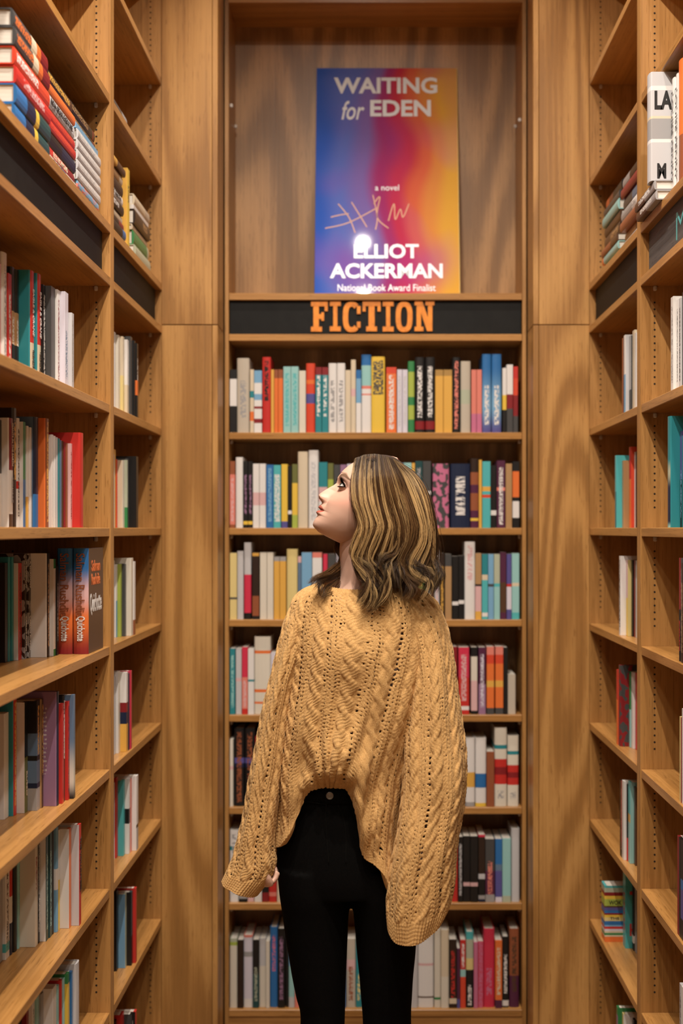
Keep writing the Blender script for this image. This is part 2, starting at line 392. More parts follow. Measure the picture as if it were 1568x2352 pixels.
def put_text(r, L, w, h, d):
    """L = (string, colour, where, centre fraction, length m, glyph height m, bold) ; where: 'spine' reading down, 'across' spine, 'front'"""
    s, c, where, cz, W, H, bold = L[:7]; yc = L[7] if len(L) > 7 else d*.5
    me = fit(text_mesh(s, .02, bold), W, H); me.materials.append(ink_mat(c))
    o = bpy.data.objects.new('lettering', me); link(o, r)
    yy = -.0012 if h > .212 else -.0003
    if where == 'spine':   # text x -> -z (reads downwards), text y -> +x, normal -> -y
        o.matrix_local = Matrix(((0,1,0,w/2), (0,0,-1,yy), (-1,0,0,h*cz), (0,0,0,1)))
    elif where == 'across':
        o.matrix_local = Matrix(((1,0,0,w/2), (0,0,-1,yy), (0,1,0,h*cz), (0,0,0,1)))
    elif where == 'front':  # on the +x face
        o.matrix_local = Matrix(((0,0,1,w+.0004), (1,0,0,yc), (0,1,0,h*cz), (0,0,0,1)))
    elif where == 'back':   # on the -x face
        o.matrix_local = Matrix(((0,0,-1,-.0004), (-1,0,0,d*.5), (0,1,0,h*cz), (0,0,0,1)))
def barcode(r, h, d, frac=.8):
    V=[]; Fc=[]; mi=[]
    y0 = d*frac; w_, h_ = .03, .024
    def q(a, b, z0, z1, x, m):
        n=len(V); V.extend([(x, a, z0), (x, b, z0), (x, b, z1), (x, a, z1)]); Fc.append((n+3, n+2, n+1, n)); mi.append(m)
    q(y0-w_/2, y0+w_/2, .012, .012+h_, -.0003, 0)
    for k in range(9): a = y0-w_*.4+k*w_*.09; q(a, a+w_*(.03+.03*(k % 3 == 1)), .017, .012+h_*.85, -.0006, 1)
    mobj('barcode', V, Fc, [ink_mat('W'), ink_mat('K')], r, mi=mi)

def M4(cols, loc):
    m = Matrix.Identity(4)
    for j, c in enumerate(cols):
        for i in range(3): m[i][j] = c[i]
    for i in range(3): m[i][3] = loc[i]
    return m
AXB = ((1,0,0), (0,1,0), (0,0,1))          # spine towards the aisle entrance (far bookcase)
AXL = ((0,1,0), (-1,0,0), (0,0,1))         # on left wall, spine towards the aisle
AXR = ((0,-1,0), (1,0,0), (0,0,1))         # on right wall
FLL = ((0,0,1), (-1,0,0), (0,-1,0))        # lying flat, left wall
FLR = ((0,0,1), (1,0,0), (0,1,0))          # lying flat, right wall
ORD = ['', 'first', 'second', 'third', 'fourth', 'fifth', 'sixth', 'seventh']

# ---- far bookcase: rows of (pixel x0, x1, top) read off the photograph, put at their real depth on the shelf
def back_row(r, segs):
    z = SH[7-r]; Y = YB+.012; ph = 'on %s shelf below FICTION sign' % ORD[r]
    lim = -BW+.002; items = []
    for (ox, oy, fz, specs) in segs:
        for sp in specs:
            x0, x1, top, spec = sp[:4]; kw = dict(sp[4]) if len(sp) > 4 else {}
            items.append((wx(ox+x0/fz, Y), wx(ox+x1/fz, Y), wz(oy+top/fz, Y), spec, kw))
    out = []
    for it in items:      # fill the stretches that the reader hides
        if out and it[0]-out[-1][1] > .02:
            x = out[-1][1]+.001
            while it[0]-x > .014:
                wd = min(random.uniform(.014, .034), it[0]-x-.001)
                c = random.choice(['W0','I0','K0','r0','T0','M0','B0','C0','G0','s0','R0','E0','z0','L0'])
                out.append((x, x+wd, z+random.uniform(.188, .225), c, {'ink': random.choice('KWMR'), 'hid': 1})); x += wd+.0008
        out.append(it)
    for k, (x0, x1, zt, spec, kw) in enumerate(out):
        x0 = max(x0, lim); x1 = max(x1, x0+.010); x1 = min(x1, BW-.001); lim = x1+.0004
        if x1-x0 < .006: continue
        kw.pop('hid', 0); h = min(max(zt-z, .10), .262); yo = random.uniform(0, .008)
        d = min(.135+.09*(h-.19), BD-.02)
        book(x1-x0-.0006, h, d, spec, M4(AXB, (x0, Y+yo, z+.0004)), ph, ('b', r), **kw)
i = lambda c, a=.12, b=.88, **k: dict(ink=c, txt=(a, b), **k)
back_row(1, [(500, 780, 4.3556, [
 (112,190,300,'K0 W.42 K.85'), (190,315,185,'l0',i('g',.2,.7)), (322,362,300,'C0 O.18 C.33 T.55 C.66'), (362,442,310,'W0 r.15 W.22 r.38 W.42 b.52 W.62 b.8'),
 (445,530,175,'R0',i('K',.42,.95)), (531,555,300,'M0'), (556,603,300,'O0 z.86'), (604,652,300,'O0 z.86'), (655,731,270,'t0',i('a',.1,.9)), (733,808,270,'t0',i('a',.1,.9)),
 (812,880,310,'I0'), (882,972,235,'o0 V.42 o.56 O.7 o.76'), (976,1039,275,'T0 W.08 T.0801 r.88',i('W',.25,.87,style='across')), (1041,1106,275,'T0 W.08 T.0801 r.88',i('W',.25,.87,style='across')),
 (1108,1189,235,'W0',i('g',.15,.75,style='across')), (1191,1274,235,'W0',i('g',.15,.75,style='across')), (1276,1330,305,'C0'), (1331,1381,200,'C0 p.5 C.6'),
 (1383,1435,305,'W0 b.47 B.86'), (1437,1535,150,'W0 k.48 W.5 k.56 t.6 B.86')]),
 (860, 780, 4.3556, [(-33,105,170,'Y0',i('G',.5,.95,style='wide',feat='dark title')), (117,220,275,'O0 o.9',i('W',.05,.88)), (226,277,300,'L0',i('h',.1,.9)), (279,332,300,'L0',i('h',.1,.9)),
 (335,400,215,'E0 e.18 E.38 e.5 E.85'), (405,502,175,'K0 r.04 K.15',i('W',.2,.88)), (508,605,175,'K0 r.04 K.15',i('W',.2,.88)), (608,689,300,'M0 m.9'), (691,778,300,'M0 m.9'),
 (780,860,175,'K0',i('k',.05,.95)), (863,962,215,'l0 q.4 l.6'), (970,1021,300,'P0 k.3'), (1023,1075,300,'P0 k.3'), (1078,1168,145,'V0 b.35 B.86~',i('W',.1,.6)), (1173,1270,145,'V0 b.35 B.86~',i('W',.1,.6)),
 (1280,1321,285,'K0 Y.35 W.58'), (1323,1386,250,'G0 r.35 W.56'), (1388,1436,270,'G0 r.25 o.56 R.82')])])
back_row(2, [(500, 1010, 4.3556, [
 (105,174,215,'z0 k.05 z.8',i('p',.1,.75)), (178,250,175,'W0'), (253,299,215,'K0 Y.05 K.1',i('v',.2,.8)), (301,347,215,'K0 Y.05 K.1',i('v',.2,.8)), (350,414,240,'W0 p.35 W.55'), (416,480,240,'W0 p.35 W.55'),
 (483,556,250,'B0',i('b',.1,.95)), (558,631,255,'a0',i('W',.1,.85,style='wide')), (636,699,245,'V0 Y.1'), (701,741,265,'K0 W.22 K.28'), (743,799,245,'e0 Y.2 j.7'), (801,902,120,'C0'),
 (908,1006,105,'W0',i('h',.1,.85)), (1010,1097,225,'W0 p.4 T.62'), (1100,1157,235,'e0 j.75'), (1160,1222,250,'g0 G.5'), (1225,1290,250,'x0 v.6')]),
 (900, 1010, 4.9, [(130,222,260,'t0'), (224,250,262,'M0'), (252,345,240,'d0',i('g',.5,.9)), (347,441,240,'G0 W.5 G.55',i('q',.05,.35)), (460,642,270,'G0',dict(ink='P',txt=(2,2),style='floral',feat='pink floral print',hard=True)),
 (660,882,270,'N0',dict(ink='W',txt=(.2,.8),style='across',feat='pale feather marks',hard=True)), (886,978,210,'u0 Y.1 u.14 z.25 u.5 z.62 D.8'), (980,1000,225,'M0'), (1002,1110,245,'a0 o.45 a.5 M.55 a.62'), (1113,1179,290,'K0 W.2 K.28'),
 (1181,1276,235,'u0 k.55 u.6',i('W',.04,.9)), (1280,1352,270,'f0'), (1358,1436,245,'K0 W.15 K.4 O.46 K.85')])])
back_row(3, [(500, 1220, 4.3556, [
 (105,190,220,'y0 G.3 y.33'), (192,255,200,'h0'), (260,332,115,'K0 x.08 h.58',dict(hard=True)), (343,412,220,'K0 z.05 D.35 M.95'), (420,489,215,'I0'), (491,555,215,'I0'), (559,617,260,'M0 g.93'), (619,682,260,'M0 g.93'),
 (688,797,180,'y0'), (800,836,255,'s0 p.9'), (838,942,215,'b0'), (945,1042,215,'p0 W.1 k.92'), (1052,1097,230,'x0'), (1100,1180,230,'G0')]),
 (900, 1220, 4.9, [(440,478,250,'n0'), (480,534,130,'K0 h.1 K.9',i('p',.1,.55)), (538,594,250,'D0',i('M',.1,.8)), (598,672,260,'f0 G.81'), (678,750,285,'K0 W.22 K.28'), (752,816,280,'K0 W.24 K.3'), (819,938,120,'W0',i('p',.5,.95)),
 (940,1009,250,'M0 p.12 K.5 f.53'), (1013,1081,260,'a0 W.04 a.1 C.6 T.68'), (1083,1146,260,'b0 G.5 b.54'), (1149,1217,260,'t0 a.5 q.55'), (1220,1290,240,'u0 n.1 u.55'), (1292,1347,260,'V0 L.15 R.5 V.54'), (1350,1436,250,'a0 t.1 C.5 t.55')])])
back_row(4, [(500, 1440, 4.3556, [
 (115,173,220,'T0',i('t',.1,.9)), (178,237,220,'h0 p.5 h.55'), (240,300,205,'R0 k.08 x.55',i('p',.1,.5)), (302,363,220,'W0 T.5 W.53'), (365,527,100,'I0 O.13 I.16 O.28 I.32 O.78 I.82',dict(hard=True,feat='orange marks')), (530,600,260,'L0')]),
 (980, 1440, 6.272, [(300,440,290,'r0'), (458,612,300,'R0 W.06 R.12 x.55',i('p',.2,.9)), (640,732,300,'K0 p.05 I.5 K.86'), (748,852,300,'v0 u.45',i('L',.1,.9)), (864,972,290,'G0 O.09 M.4 O.5 o.75 k.88'), (990,1105,290,'G0 O.09 M.4 O.5 o.75 k.88'), (1108,1168,300,'K0'), (1170,1282,690,'l0')])])
back_row(5, [(500, 1660, 7.127, [(150,252,280,'I0 p.55 I.6'), (265,430,100,'K0 N.5 V.55 K.62',i('z',.05,.95)), (440,605,100,'K0 N.5 V.55 K.62',i('z',.05,.95))]),
 (1000, 1660, 6.817, [(300,470,240,'g0 W.06'), (474,618,245,'g0 W.06 M.28 W.5',dict(feat='mustard band')), (626,795,245,'Y0 W.05 B.27 W.48',dict(feat='blue band')), (800,922,460,'z0'), (928,1120,85,'I0 R.28 r.4 R.5 I.6 T.73 I.78',i('g',.1,.2,hard=True,feat='red flower')), (1130,1305,210,'I0 R.3 r.4 R.48 I.58 T.73 I.78',i('g',.1,.2,feat='red flower'))])])
back_row(6, [(500, 1860, 7.127, [(155,338,350,'W0 T.72 W.78',i('g',.1,.95,style='across')), (346,482,420,'K0 g.05 K.15'), (486,592,500,'p0'), (600,720,480,'W0'), (724,832,520,'r0 K.15'), (834,965,380,'R0 k.08 R.14')]),
 (980, 1860, 6.272, [(280,358,400,'y0'), (361,447,400,'R0'), (450,522,400,'K0',i('h',.1,.9)), (526,624,390,'K0 p.24 K.3'), (627,738,390,'K0 p.24 K.3'), (745,842,370,'N0 g.04 K.1 h.34 D.42 x.97'), (845,978,430,'g0 u.12 G.5',i('k',.12,.65)), (988,1087,430,'L0 V.08 s.5 B.6'), (1089,1212,420,'q0 t.1'), (1222,1338,280,'h0',dict(hard=True))])])
back_row(7, [(500, 2100, 4.3556, [
 (100,194,250,'I0 e.9 q.95'), (196,255,265,'D0'), (257,347,220,'W0 L.12 g.7 L.77 k.97'), (349,411,265,'d0 K.5',i('q',.1,.6)), (413,479,255,'I0 h.6'), (481,520,270,'I0'), (522,596,140,'B0',i('P',.45,.9)), (598,672,150,'K0',i('v',.1,.9)), (675,705,260,'K0'), (707,768,250,'h0 t.15 b.6'), (770,815,300,'k0'),
 (1285,1378,260,'l0 p.55 l.7',i('z',.1,.6)), (1380,1445,260,'T0',i('y',.1,.5))]),
 (900, 2100, 4.7515, [(195,283,170,'h0'), (286,455,170,'W0 n.12 W.14 p.53 W.56',dict(hard=True)), (462,532,175,'I0 E.1 I.13'), (534,622,178,'I0 C.4'), (625,708,285,'D0 C.06 D.14',i('R',.15,.85)), (710,743,380,'V0 u.15'), (745,806,290,'o0 t.46 R.57',i('W',.6,.95)), (809,891,200,'K0 y.5 q.65 a.9',i('W',.02,.3)), (893,938,310,'P0'), (940,1000,310,'x0 P.05 x.051',dict(ink='P',txt=(.0,1.),style='wide')), (1003,1122,170,'x0',i('P',.15,.5,hard=True)), (1126,1203,290,'u0 O.12',i('C',.2,.9)), (1205,1278,255,'K0 W.02 K.1',i('W',.2,.75)), (1284,1390,170,'u0 z.4',i('n',.2,.9,hard=True))])])

# ---- side walls: upright rows, packed from the far end towards the aisle mouth; xr = pixel column of each spine's far edge
def side_row(sx, shelf_i, ph, key, yend, specs, xmin=.645, xmax=.80):
    """specs run from the far end: (pixel x of far spine edge, thickness m, height m, colours, options)"""
    z = SH[shelf_i]; y = yend
    for sp in specs:
        px, tk, h, spec = sp[:4]; kw = dict(sp[4]) if len(sp) > 4 else {}
        X = abs(px-CX)*y/F; X = min(max(X, xmin), xmax); lean = kw.pop('lean', 0); bar = kw.pop('bar', 0)
        hard = kw.get('hard', h > .212); d = (.158 if hard else .135); d = min(d, A+DEPTH-.004-X)
        if sx < 0: m = M4(AXL, (-X, y-tk, z+.0004))
        else: m = M4(AXR, (X, y, z+.0004))
        if lean: m = m @ Matrix.Rotation(lean, 4, 'Y')
        o = book(tk-.0006, h, d, spec, m, ph, key, **kw)
        if bar: barcode(o, h, d)
        y -= tk+.0006
LNph = lambda r: 'in wide left bay, %s shelf below sign' % ORD[r]
LFph = lambda r: 'in narrow left bay, %s shelf below sign' % ORD[r]
RNph = lambda r: 'in wide right bay, %s shelf below sign' % ORD[r]
RFph = lambda r: 'in narrow right bay, %s shelf below sign' % ORD[r]
sp_ = lambda s, c, cz, W, H=.011, b=.0004: (s, c, 'spine', cz, W, H, b)
side_row(-1, 6, LNph(1), 'ln1', 2.735, [
 (170,.020,.165,'h0',i('g',.1,.9)), (157,.030,.205,'L0',i('s',.1,.6)), (138,.022,.205,'W0',i('r',.05,.9)), (127,.034,.206,'G0'), (105,.020,.205,'K0',i('W',.1,.9)),
 (97,.030,.222,'C0 R.34',dict(face='T',hard=True,lettering=[sp_('EAGLE & CRANE','W',.62,.095), sp_('RINDELL','K',.16,.052)])), (81,.032,.222,'C0 R.34',dict(face='T',hard=True,lettering=[sp_('EAGLE & CRANE','W',.62,.095), sp_('RINDELL','K',.16,.052)])),
 (47,.026,.218,'K0 f.3 K.6',i('W',.3,.55,hard=True)), (37,.026,.218,'K0 f.3 K.6',i('W',.3,.55,hard=True)), (27,.024,.20,'R0',i('W',.1,.8)), (19,.030,.235,'W0',dict(ink='g',txt=(.1,.9))), (3,.03,.21,'p0')])
side_row(-1, 5, LNph(2), 'ln2', 2.80, [
 (197,.036,.208,'R0',dict(hard=True,face='R')), (166,.016,.183,'p0',i('r',.1,.9)), (156,.010,.183,'z0'), (151,.010,.185,'r0'), (146,.009,.186,'n0'), (142,.009,.187,'s0'), (138,.010,.190,'T0'), (133,.009,.192,'h0'), (128,.010,.194,'W0'), (123,.011,.196,'W0'),
 (115,.030,.228,'z0',dict(ink='M',txt=(.05,.97),face='O',hard=True)), (91,.034,.228,'B0 N.3',dict(face='s',hard=True)), (73,.012,.205,'W0'), (66,.012,.207,'M0 W.3'), (59,.016,.214,'B0 E.45',dict(face='W',hard=False)), (49,.020,.22,'W0 R.35 W.42',i('K',.1,.9)),
 (41,.028,.238,'D0',i('M',.4,.9,hard=True)), (33,.030,.215,'n0 W.12 r.52',dict(hard=True,face='W',lettering=[sp_('GIANTS IN THE EARTH','C',.76,.085,.010), sp_('ROLVAAG','g',.34,.05,.007)])), (4,.03,.21,'W0 K.5',dict(face='W'))])
# two copies shown face out, one before the other
for k, X in enumerate((.6465, .6825)):
    o = book(.0345, .238, .156, 'r0 O.33 p.58 B.82~', M4(AXB, (-X-.0345, 2.842, SH[4]+.0004)), LNph(3), 'lnq', hard=True, face='n', feat='white title, shown face out',
      lettering=[('Salman Rushdie','z','spine',.655,.142,.020,.0002), ('Quichotte','W','spine',.24,.056,.021,.0004)]+([('Quichotte','W','front',.46,.12,.05,.0003), ('Salman','O','front',.83,.09,.026,.0006), ('Rushdie','O','front',.70,.09,.026,.0006)] if k == 0 else []))
side_row(-1, 4, LNph(3), 'ln3', 2.83, [
 (135,.016,.20,'K0',i('g',.2,.8)), (128,.016,.215,'E0 W.07 E.9',dict(face='W',hard=False)), (117,.026,.228,'K0',dict(ink='f',txt=(.1,.9),face='W',hard=True,feat='framed white back cover')), (71,.018,.228,'g0',dict(ink='D',txt=(.0,1.),style='floral',hard=False,lettering=[sp_('A SHADOW','W',.80,.06,.008), sp_('CARLOS RUFFIN','W',.24,.075,.008)])),
 (62,.018,.228,'g0',dict(ink='D',txt=(.0,1.),style='floral',hard=False,lettering=[sp_('A SHADOW','W',.80,.06,.008), sp_('CARLOS RUFFIN','W',.24,.075,.008)])), (50,.024,.208,'R0',dict(ink='n',txt=(.1,.9),face='Wt',hard=False,bar=1,feat='text on back cover')), (36,.014,.222,'T0'), (28,.014,.222,'T0'), (18,.02,.21,'K0')])
side_row(-1, 3, LNph(4), 'ln4', 2.72, [
 (173,.016,.222,'K0 I.18 s.6~',dict(hard=False)), (160,.014,.21,'R0',i('K',.05,.95)), (153,.018,.225,'n0 E.4 K.6',i('W',.4,.95)), (147,.016,.21,'R0'), (139,.022,.238,'N0',dict(face='vt',bar=1,hard=True)), (104,.018,.225,'n0',dict(ink='M',txt=(.3,.95),face='f')), (92,.024,.225,'g0 N.2 s.25 K.45 s.5 K.7',i('M',.5,.95,hard=False)),
 (64,.022,.225,'j0 K.5',dict(face='W',lettering=[sp_('RUSSO','C',.26,.05,.009)],hard=False)), (42,.026,.240,'R0',dict(ink='M',txt=(.08,.95),face='Tt',bar=1,hard=True)), (20,.03,.21,'W0')])
side_row(-1, 2, LNph(5), 'ln5', 2.77, [
 (198,.018,.22,'R0',dict(face='ht',bar=1,hard=False,lettering=[sp_('THE VOLUNTEER','K',.6,.12,.011,.0008)])), (164,.018,.215,'O0',dict(face='W',hard=False)), (142,.010,.215,'Y0 W.5'), (138,.016,.225,'b0 W.4 b.6'), (128,.016,.225,'K0'), (120,.020,.228,'d0',i('t',.1,.8,hard=False)), (112,.022,.228,'d0',dict(ink='t',txt=(.1,.8),face='W',hard=False)), (92,.014,.228,'K0',dict(ink='h',txt=(.1,.9),lettering=[sp_('SCHLINK','W',.3,.05,.007)],hard=False)),
 (87,.020,.23,'I0',dict(ink='r',txt=(.5,.8),face='I',hard=False)), (50,.012,.225,'t0',i('a',.3,.95)), (43,.020,.22,'K0'), (33,.018,.215,'N0 W.3 R.55'), (22,.026,.225,'W0 a.06 W.14',i('n',.1,.9,hard=False)), (6,.03,.21,'g0')])
side_row(-1, 1, LNph(6), 'ln6', 2.76, [
 (193,.034,.222,'K0 h.42~',dict(hard=True,face='h')), (167,.012,.21,'B0'), (160,.018,.212,'o0 Y.4 E.9',dict(hard=False)), (149,.012,.206,'t0'), (143,.010,.207,'R0'), (136,.012,.20,'r0 t.2'), (130,.030,.205,'W0'), (100,.016,.20,'g0'), (90,.016,.20,'t0'), (80,.018,.2,'W0',i('g',.1,.9)), (66,.016,.2,'r0'), (50,.02,.2,'K0')])
side_row(-1, 6, LFph(1), 'lf1', 3.42, [(320,.020,.20,'K0 O.3 K.5',i('W',.5,.8)), (311,.016,.205,'K0'), (304,.026,.212,'h0 G.02',dict(hard=False)), (296,.022,.20,'C0 W.4'), (286,.022,.205,'y0 C.5'), (276,.024,.205,'I0'), (266,.02,.21,'W0')], xmin=.642)
side_row(-1, 5, LFph(2), 'lf2', 3.42, [(320,.030,.192,'K0',dict(face='K')), (296,.018,.185,'G0'), (294,.014,.18,'E0 q.3'), (286,.024,.178,'I0',dict(face='Ct')), (270,.012,.18,'o0'), (266,.024,.205,'M0'), (263,.02,.19,'W0')], xmin=.642)
side_row(-1, 4, LFph(3), 'lf3', 3.38, [(314,.022,.195,'z0 W.2'), (306,.028,.205,'I0',dict(face='I')), (290,.016,.19,'G0'), (280,.018,.19,'e0',dict(face='e')), (270,.018,.19,'b0 W.5',dict(face='W')), (264,.02,.2,'W0')], xmin=.642)
side_row(-1, 3, LFph(4), 'lf4', 3.33, [(305,.016,.205,'x0'), (298,.018,.2,'N0'), (294,.022,.205,'M0 N.35 r.5 W.62'), (276,.022,.21,'I0',dict(face='W')), (266,.02,.2,'h0')], xmin=.642)
side_row(-1, 2, LFph(5), 'lf5', 3.42, [(323,.026,.2,'h0 K.3 W.34',dict(face='W')), (303,.016,.195,'k0'), (299,.018,.2,'W0 K.4 W.6'), (287,.020,.2,'a0',dict(face='at',bar=1)), (271,.022,.21,'R0',dict(face='R')), (264,.02,.2,'W0')], xmin=.642)
side_row(-1, 1, LFph(6), 'lf6', 3.40, [(318,.018,.20,'R0',dict(face='R')), (305,.020,.195,'K0 d.4',dict(face='K')), (291,.018,.195,'q0',dict(face='bt',bar=1)), (272,.024,.21,'K0',dict(face='K')), (262,.02,.2,'n0')], xmin=.642)
side_row(-1, 0, LFph(7), 'lf7', 3.40, [(320,.020,.20,'R0',dict(face='K')), (306,.018,.2,'K0',i('W',.1,.9,face='Gt')), (285,.03,.21,'R0',dict(face='R')), (268,.02,.2,'K0')], xmin=.642)
# right wall
side_row(1, 6, RFph(1), 'rf1', 3.32, [(1420,.014,.2,'z0',dict(face='D')), (1432,.022,.205,'b0 W.5',dict(face='h')), (1444,.024,.2,'K0 g.3',dict(face='G')), (1452,.026,.21,'C0'), (1457,.02,.2,'W0')], xmin=.648)
side_row(1, 5, RFph(2), 'rf2', 3.42, [(1404,.020,.195,'T0 a.5',dict(face='a')), (1428,.022,.18,'f0',dict(face='f')), (1442,.030,.215,'O0 R.6',dict(face='o')), (1456,.02,.2,'W0'), (1459,.02,.2,'K0')], xmin=.648)
side_row(1, 4, RFph(3), 'rf3', 3.36, [(1421,.018,.21,'W0',i('K',.1,.95,style='wide',hard=False,face='W')), (1437,.020,.2,'Y0 p.5',dict(face='y')), (1449,.018,.2,'K0'), (1455,.022,.2,'r0'), (1459,.02,.2,'h0')], xmin=.648)
side_row(1, 3, RFph(4), 'rf4', 3.40, [(1404,.020,.2,'O0 R.6',dict(face='o')), (1418,.026,.215,'G0',dict(ink='r',txt=(.1,.9),style='floral',hard=True)), (1444,.014,.2,'t0 E.5'), (1449,.020,.2,'W0',dict(face='W')), (1458,.02,.2,'R0')], xmin=.648)
side_row(1, 2, RFph(5), 'rf5', 3.35, [(1409,.012,.2,'K0'), (1414,.016,.2,'D0 r.2',i('k',.1,.9)), (1421,.024,.205,'W0',dict(face='W')), (1438,.010,.2,'R0 K.3'), (1442,.024,.21,'t0 M.5 a.6',dict(face='t',hard=False)), (1455,.02,.2,'n0')], xmin=.648)
o = book(.05, .158, .135, 'O0 C.09 E.12 C.16 L.19 R.23 b.27 B.30 y.37 Y.43 r.48 B.51 V.56 n.61 e.64 Y.76 r.82 q.88 a.96', M4(AXR, (.645, 3.605, SH[1]+.0004)), RFph(6), 'rf6', hard=False,
  lettering=[('WOK','K','front',.70,.036,.012,.0004,.030), ('THE','K','front',.42,.026,.007,.0003,.028)], feat='rainbow stripes')
side_row(1, 1, RFph(6), 'rf6', 3.535, [(1430,.036,.215,'a0',dict(face='a',hard=False,ink='R',txt=(.2,.7),style='across',lettering=[('H','R','front',.24,.020,.034,.0006,.022), ('T','R','front',.62,.020,.05,.0006,.022)])), (1451,.02,.2,'K0 W.1 K.2'), (1457,.02,.2,'g0')], xmin=.648)
side_row(1, 0, RFph(7), 'rf7', 3.40, [(1412,.020,.21,'B0 v.6 E.9',dict(face='E')), (1428,.018,.2,'y0',dict(face='W')), (1440,.02,.2,'W0'), (1452,.02,.2,'K0')], xmin=.648)
side_row(1, 6, RNph(1), 'rn1', 2.79, [(1540,.024,.21,'W0',dict(face='W',ink='g',txt=(.1,.9))), (1553,.016,.2,'W0',i('K',.1,.9)), (1558,.02,.2,'h0',i('K',.1,.9)), (1566,.02,.21,'K0')])
side_row(1, 5, RNph(2), 'rn2', 2.80, [(1525,.028,.245,'t0 N.06 N.35 q.5 T.62~',dict(face='T',hard=True,lettering=[('C','b','front',.66,.03,.028,.001), ('T','W','front',.35,.022,.026,.001)])), (1561,.02,.21,'K0 V.5',i('b',.1,.6)), (1566,.03,.2,'T0')])
side_row(1, 4, RNph(3), 'rn3', 2.70, [(1549,.016,.22,'K0 r.5',i('R',.1,.4)), (1554,.016,.22,'G0',i('W',.1,.9)), (1560,.016,.21,'D0',i('f',.1,.8)), (1566,.02,.2,'n0')])
side_row(1, 3, RNph(4), 'rn4', 2.68, [(1554,.010,.18,'y0'), (1557,.010,.18,'r0'), (1560,.02,.2,'W0',dict(face='W')), (1566,.02,.2,'K0')])
side_row(1, 2, RNph(5), 'rn5', 2.70, [(1544,.014,.21,'r0',dict(face='r')), (1550,.014,.21,'K0'), (1555,.026,.21,'K0 V.2 B.5 K.6',dict(face='N')), (1566,.03,.2,'y0')])
side_row(1, 1, RNph(6), 'rn6', 2.68, [(1553,.016,.2,'h0',i('G',.1,.9)), (1560,.02,.2,'W0'), (1566,.02,.2,'g0')])

# ---- piles lying flat on the shelf above the signs
def pile(sx, y0, L, ph, key, specs, z0=SH[8], jit=.012, X0=.648):
    z = z0+.0004
    for sp in specs:
        tk, spec = sp[:2]; kw = dict(sp[2]) if len(sp) > 2 else {}
        l = L*random.uniform(.97, 1.0) if 'L' not in kw else kw.pop('L'); dx = kw.pop('dx', random.uniform(0, jit)); dy = kw.pop('dy', random.uniform(0, .006))
        X = X0+dx; d = min(.158, A+DEPTH-.006-X); kw.setdefault('hard', True)
        if sx < 0: m = M4(FLL, (-X, y0+dy+l, z))
        else: m = M4(FLR, (X, y0+dy, z))
        book(tk-.0006, l, d, spec, m, ph, key, **kw); z += tk
ph = 'lying in pile above sign in wide left bay'
fs = lambda s, c, cz, W, H=.014, b=.0005: (s, c, 'spine', cz, W, H, b)
pile(-1, 2.265, .243, ph, 'lp1', [(.034,'d0 Y.35 N.45 B.7'), (.036,'d0 Y.35 N.45 B.7'), (.033,'R0',dict(ink='p',txt=(.2,.8))), (.034,'o0',dict(ink='W',txt=(.35,.95))), (.034,'r0 O.22 C.34 G.5',dict(ink='O',txt=(.5,.95))), (.034,'r0 O.22 C.34 G.5',dict(ink='O',txt=(.5,.95)))], jit=.006, X0=.644)
pile(-1, 2.520, .236, ph, 'lp2', [(.016,'I0 s.4 I.6',dict(hard=False,L=.215,lettering=[fs('QUINN','K',.75,.07,.009)])), (.026,'r0 R.3',dict(lettering=[fs('ELLE RICHMOND','C',.55,.12,.011)])), (.030,'N0 K.5'), (.022,'R0',dict(ink='o',txt=(.1,.9))), (.022,'R0',dict(ink='o',txt=(.1,.9))), (.030,'h0',dict(lettering=[fs('INDIA SPEAKS EVERYONE','K',.5,.18,.013)])), (.022,'O0'), (.026,'n0 K.3',dict(ink='M',txt=(.1,.95),L=.21))], jit=.008)
pile(-1, 2.775, .240, ph, 'lp3', [(.019,'k0',dict(ink='b',txt=(0,1),style='floral',L=.21)), (.019,'k0',dict(ink='b',txt=(0,1),style='floral',L=.21))]+[(.0225,'h0',dict(ink='W',txt=(.1,.9),L=.228,dx=.004)) for _ in range(5)]+[(.014,'b0',dict(hard=False,L=.22)), (.025,'K0 r.05 K.1',dict(ink='f',txt=(.3,.95),L=.235,dx=.02)), (.025,'K0 r.05 K.1',dict(ink='f',txt=(.3,.95),L=.235,dx=.02))])
ph = 'lying in pile above sign in narrow left bay'
pile(-1, 3.085, .205, ph, 'lp4', [(.018,'K0',dict(ink='g',txt=(.1,.9))), (.024,'B0 K.2'), (.018,'r0 K.3'), (.020,'C0'), (.026,'K0',dict(ink='W',txt=(.3,.8))), (.024,'W0',dict(lettering=[fs('BABY TEETH','K',.5,.14,.012)])), (.030,'D0'), (.024,'C0 f.2'), (.020,'n0 M.5')])
book(.030, .222, .15, 'Y0', M4(AXL, (-.655, 3.335, SH[8]+.0004)), 'standing above sign in narrow left bay', 'lpy', hard=False, face='Mt', ink='G', txt=(.6, .8))
pile(-1, 3.42, .225, ph, 'lp5', [(.040,'q0'), (.040,'q0 E.1'), (.016,'C0'), (.040,'D0',dict(ink='f',txt=(.2,.5))), (.012,'W0',dict(hard=False)), (.030,'l0 C.3')], jit=.008)
pile(-1, 3.10, .22, 'lying on upper shelf in narrow left bay', 'lp6', [(.034,'g0 G.3')], z0=HI[0])
ph = 'lying in pile above sign in narrow right bay'
pile(1, 3.44, .235, ph, 'rp1', [(.034,'W0 t.4'), (.022,'t0 O.9'), (.022,'n0 z.4'), (.036,'D0 n.4',dict(ink='f',txt=(.1,.6))), (.028,'n0'), (.030,'t0'), (.022,'G0'), (.030,'K0 z.55 O.8')], jit=.02, X0=.655)
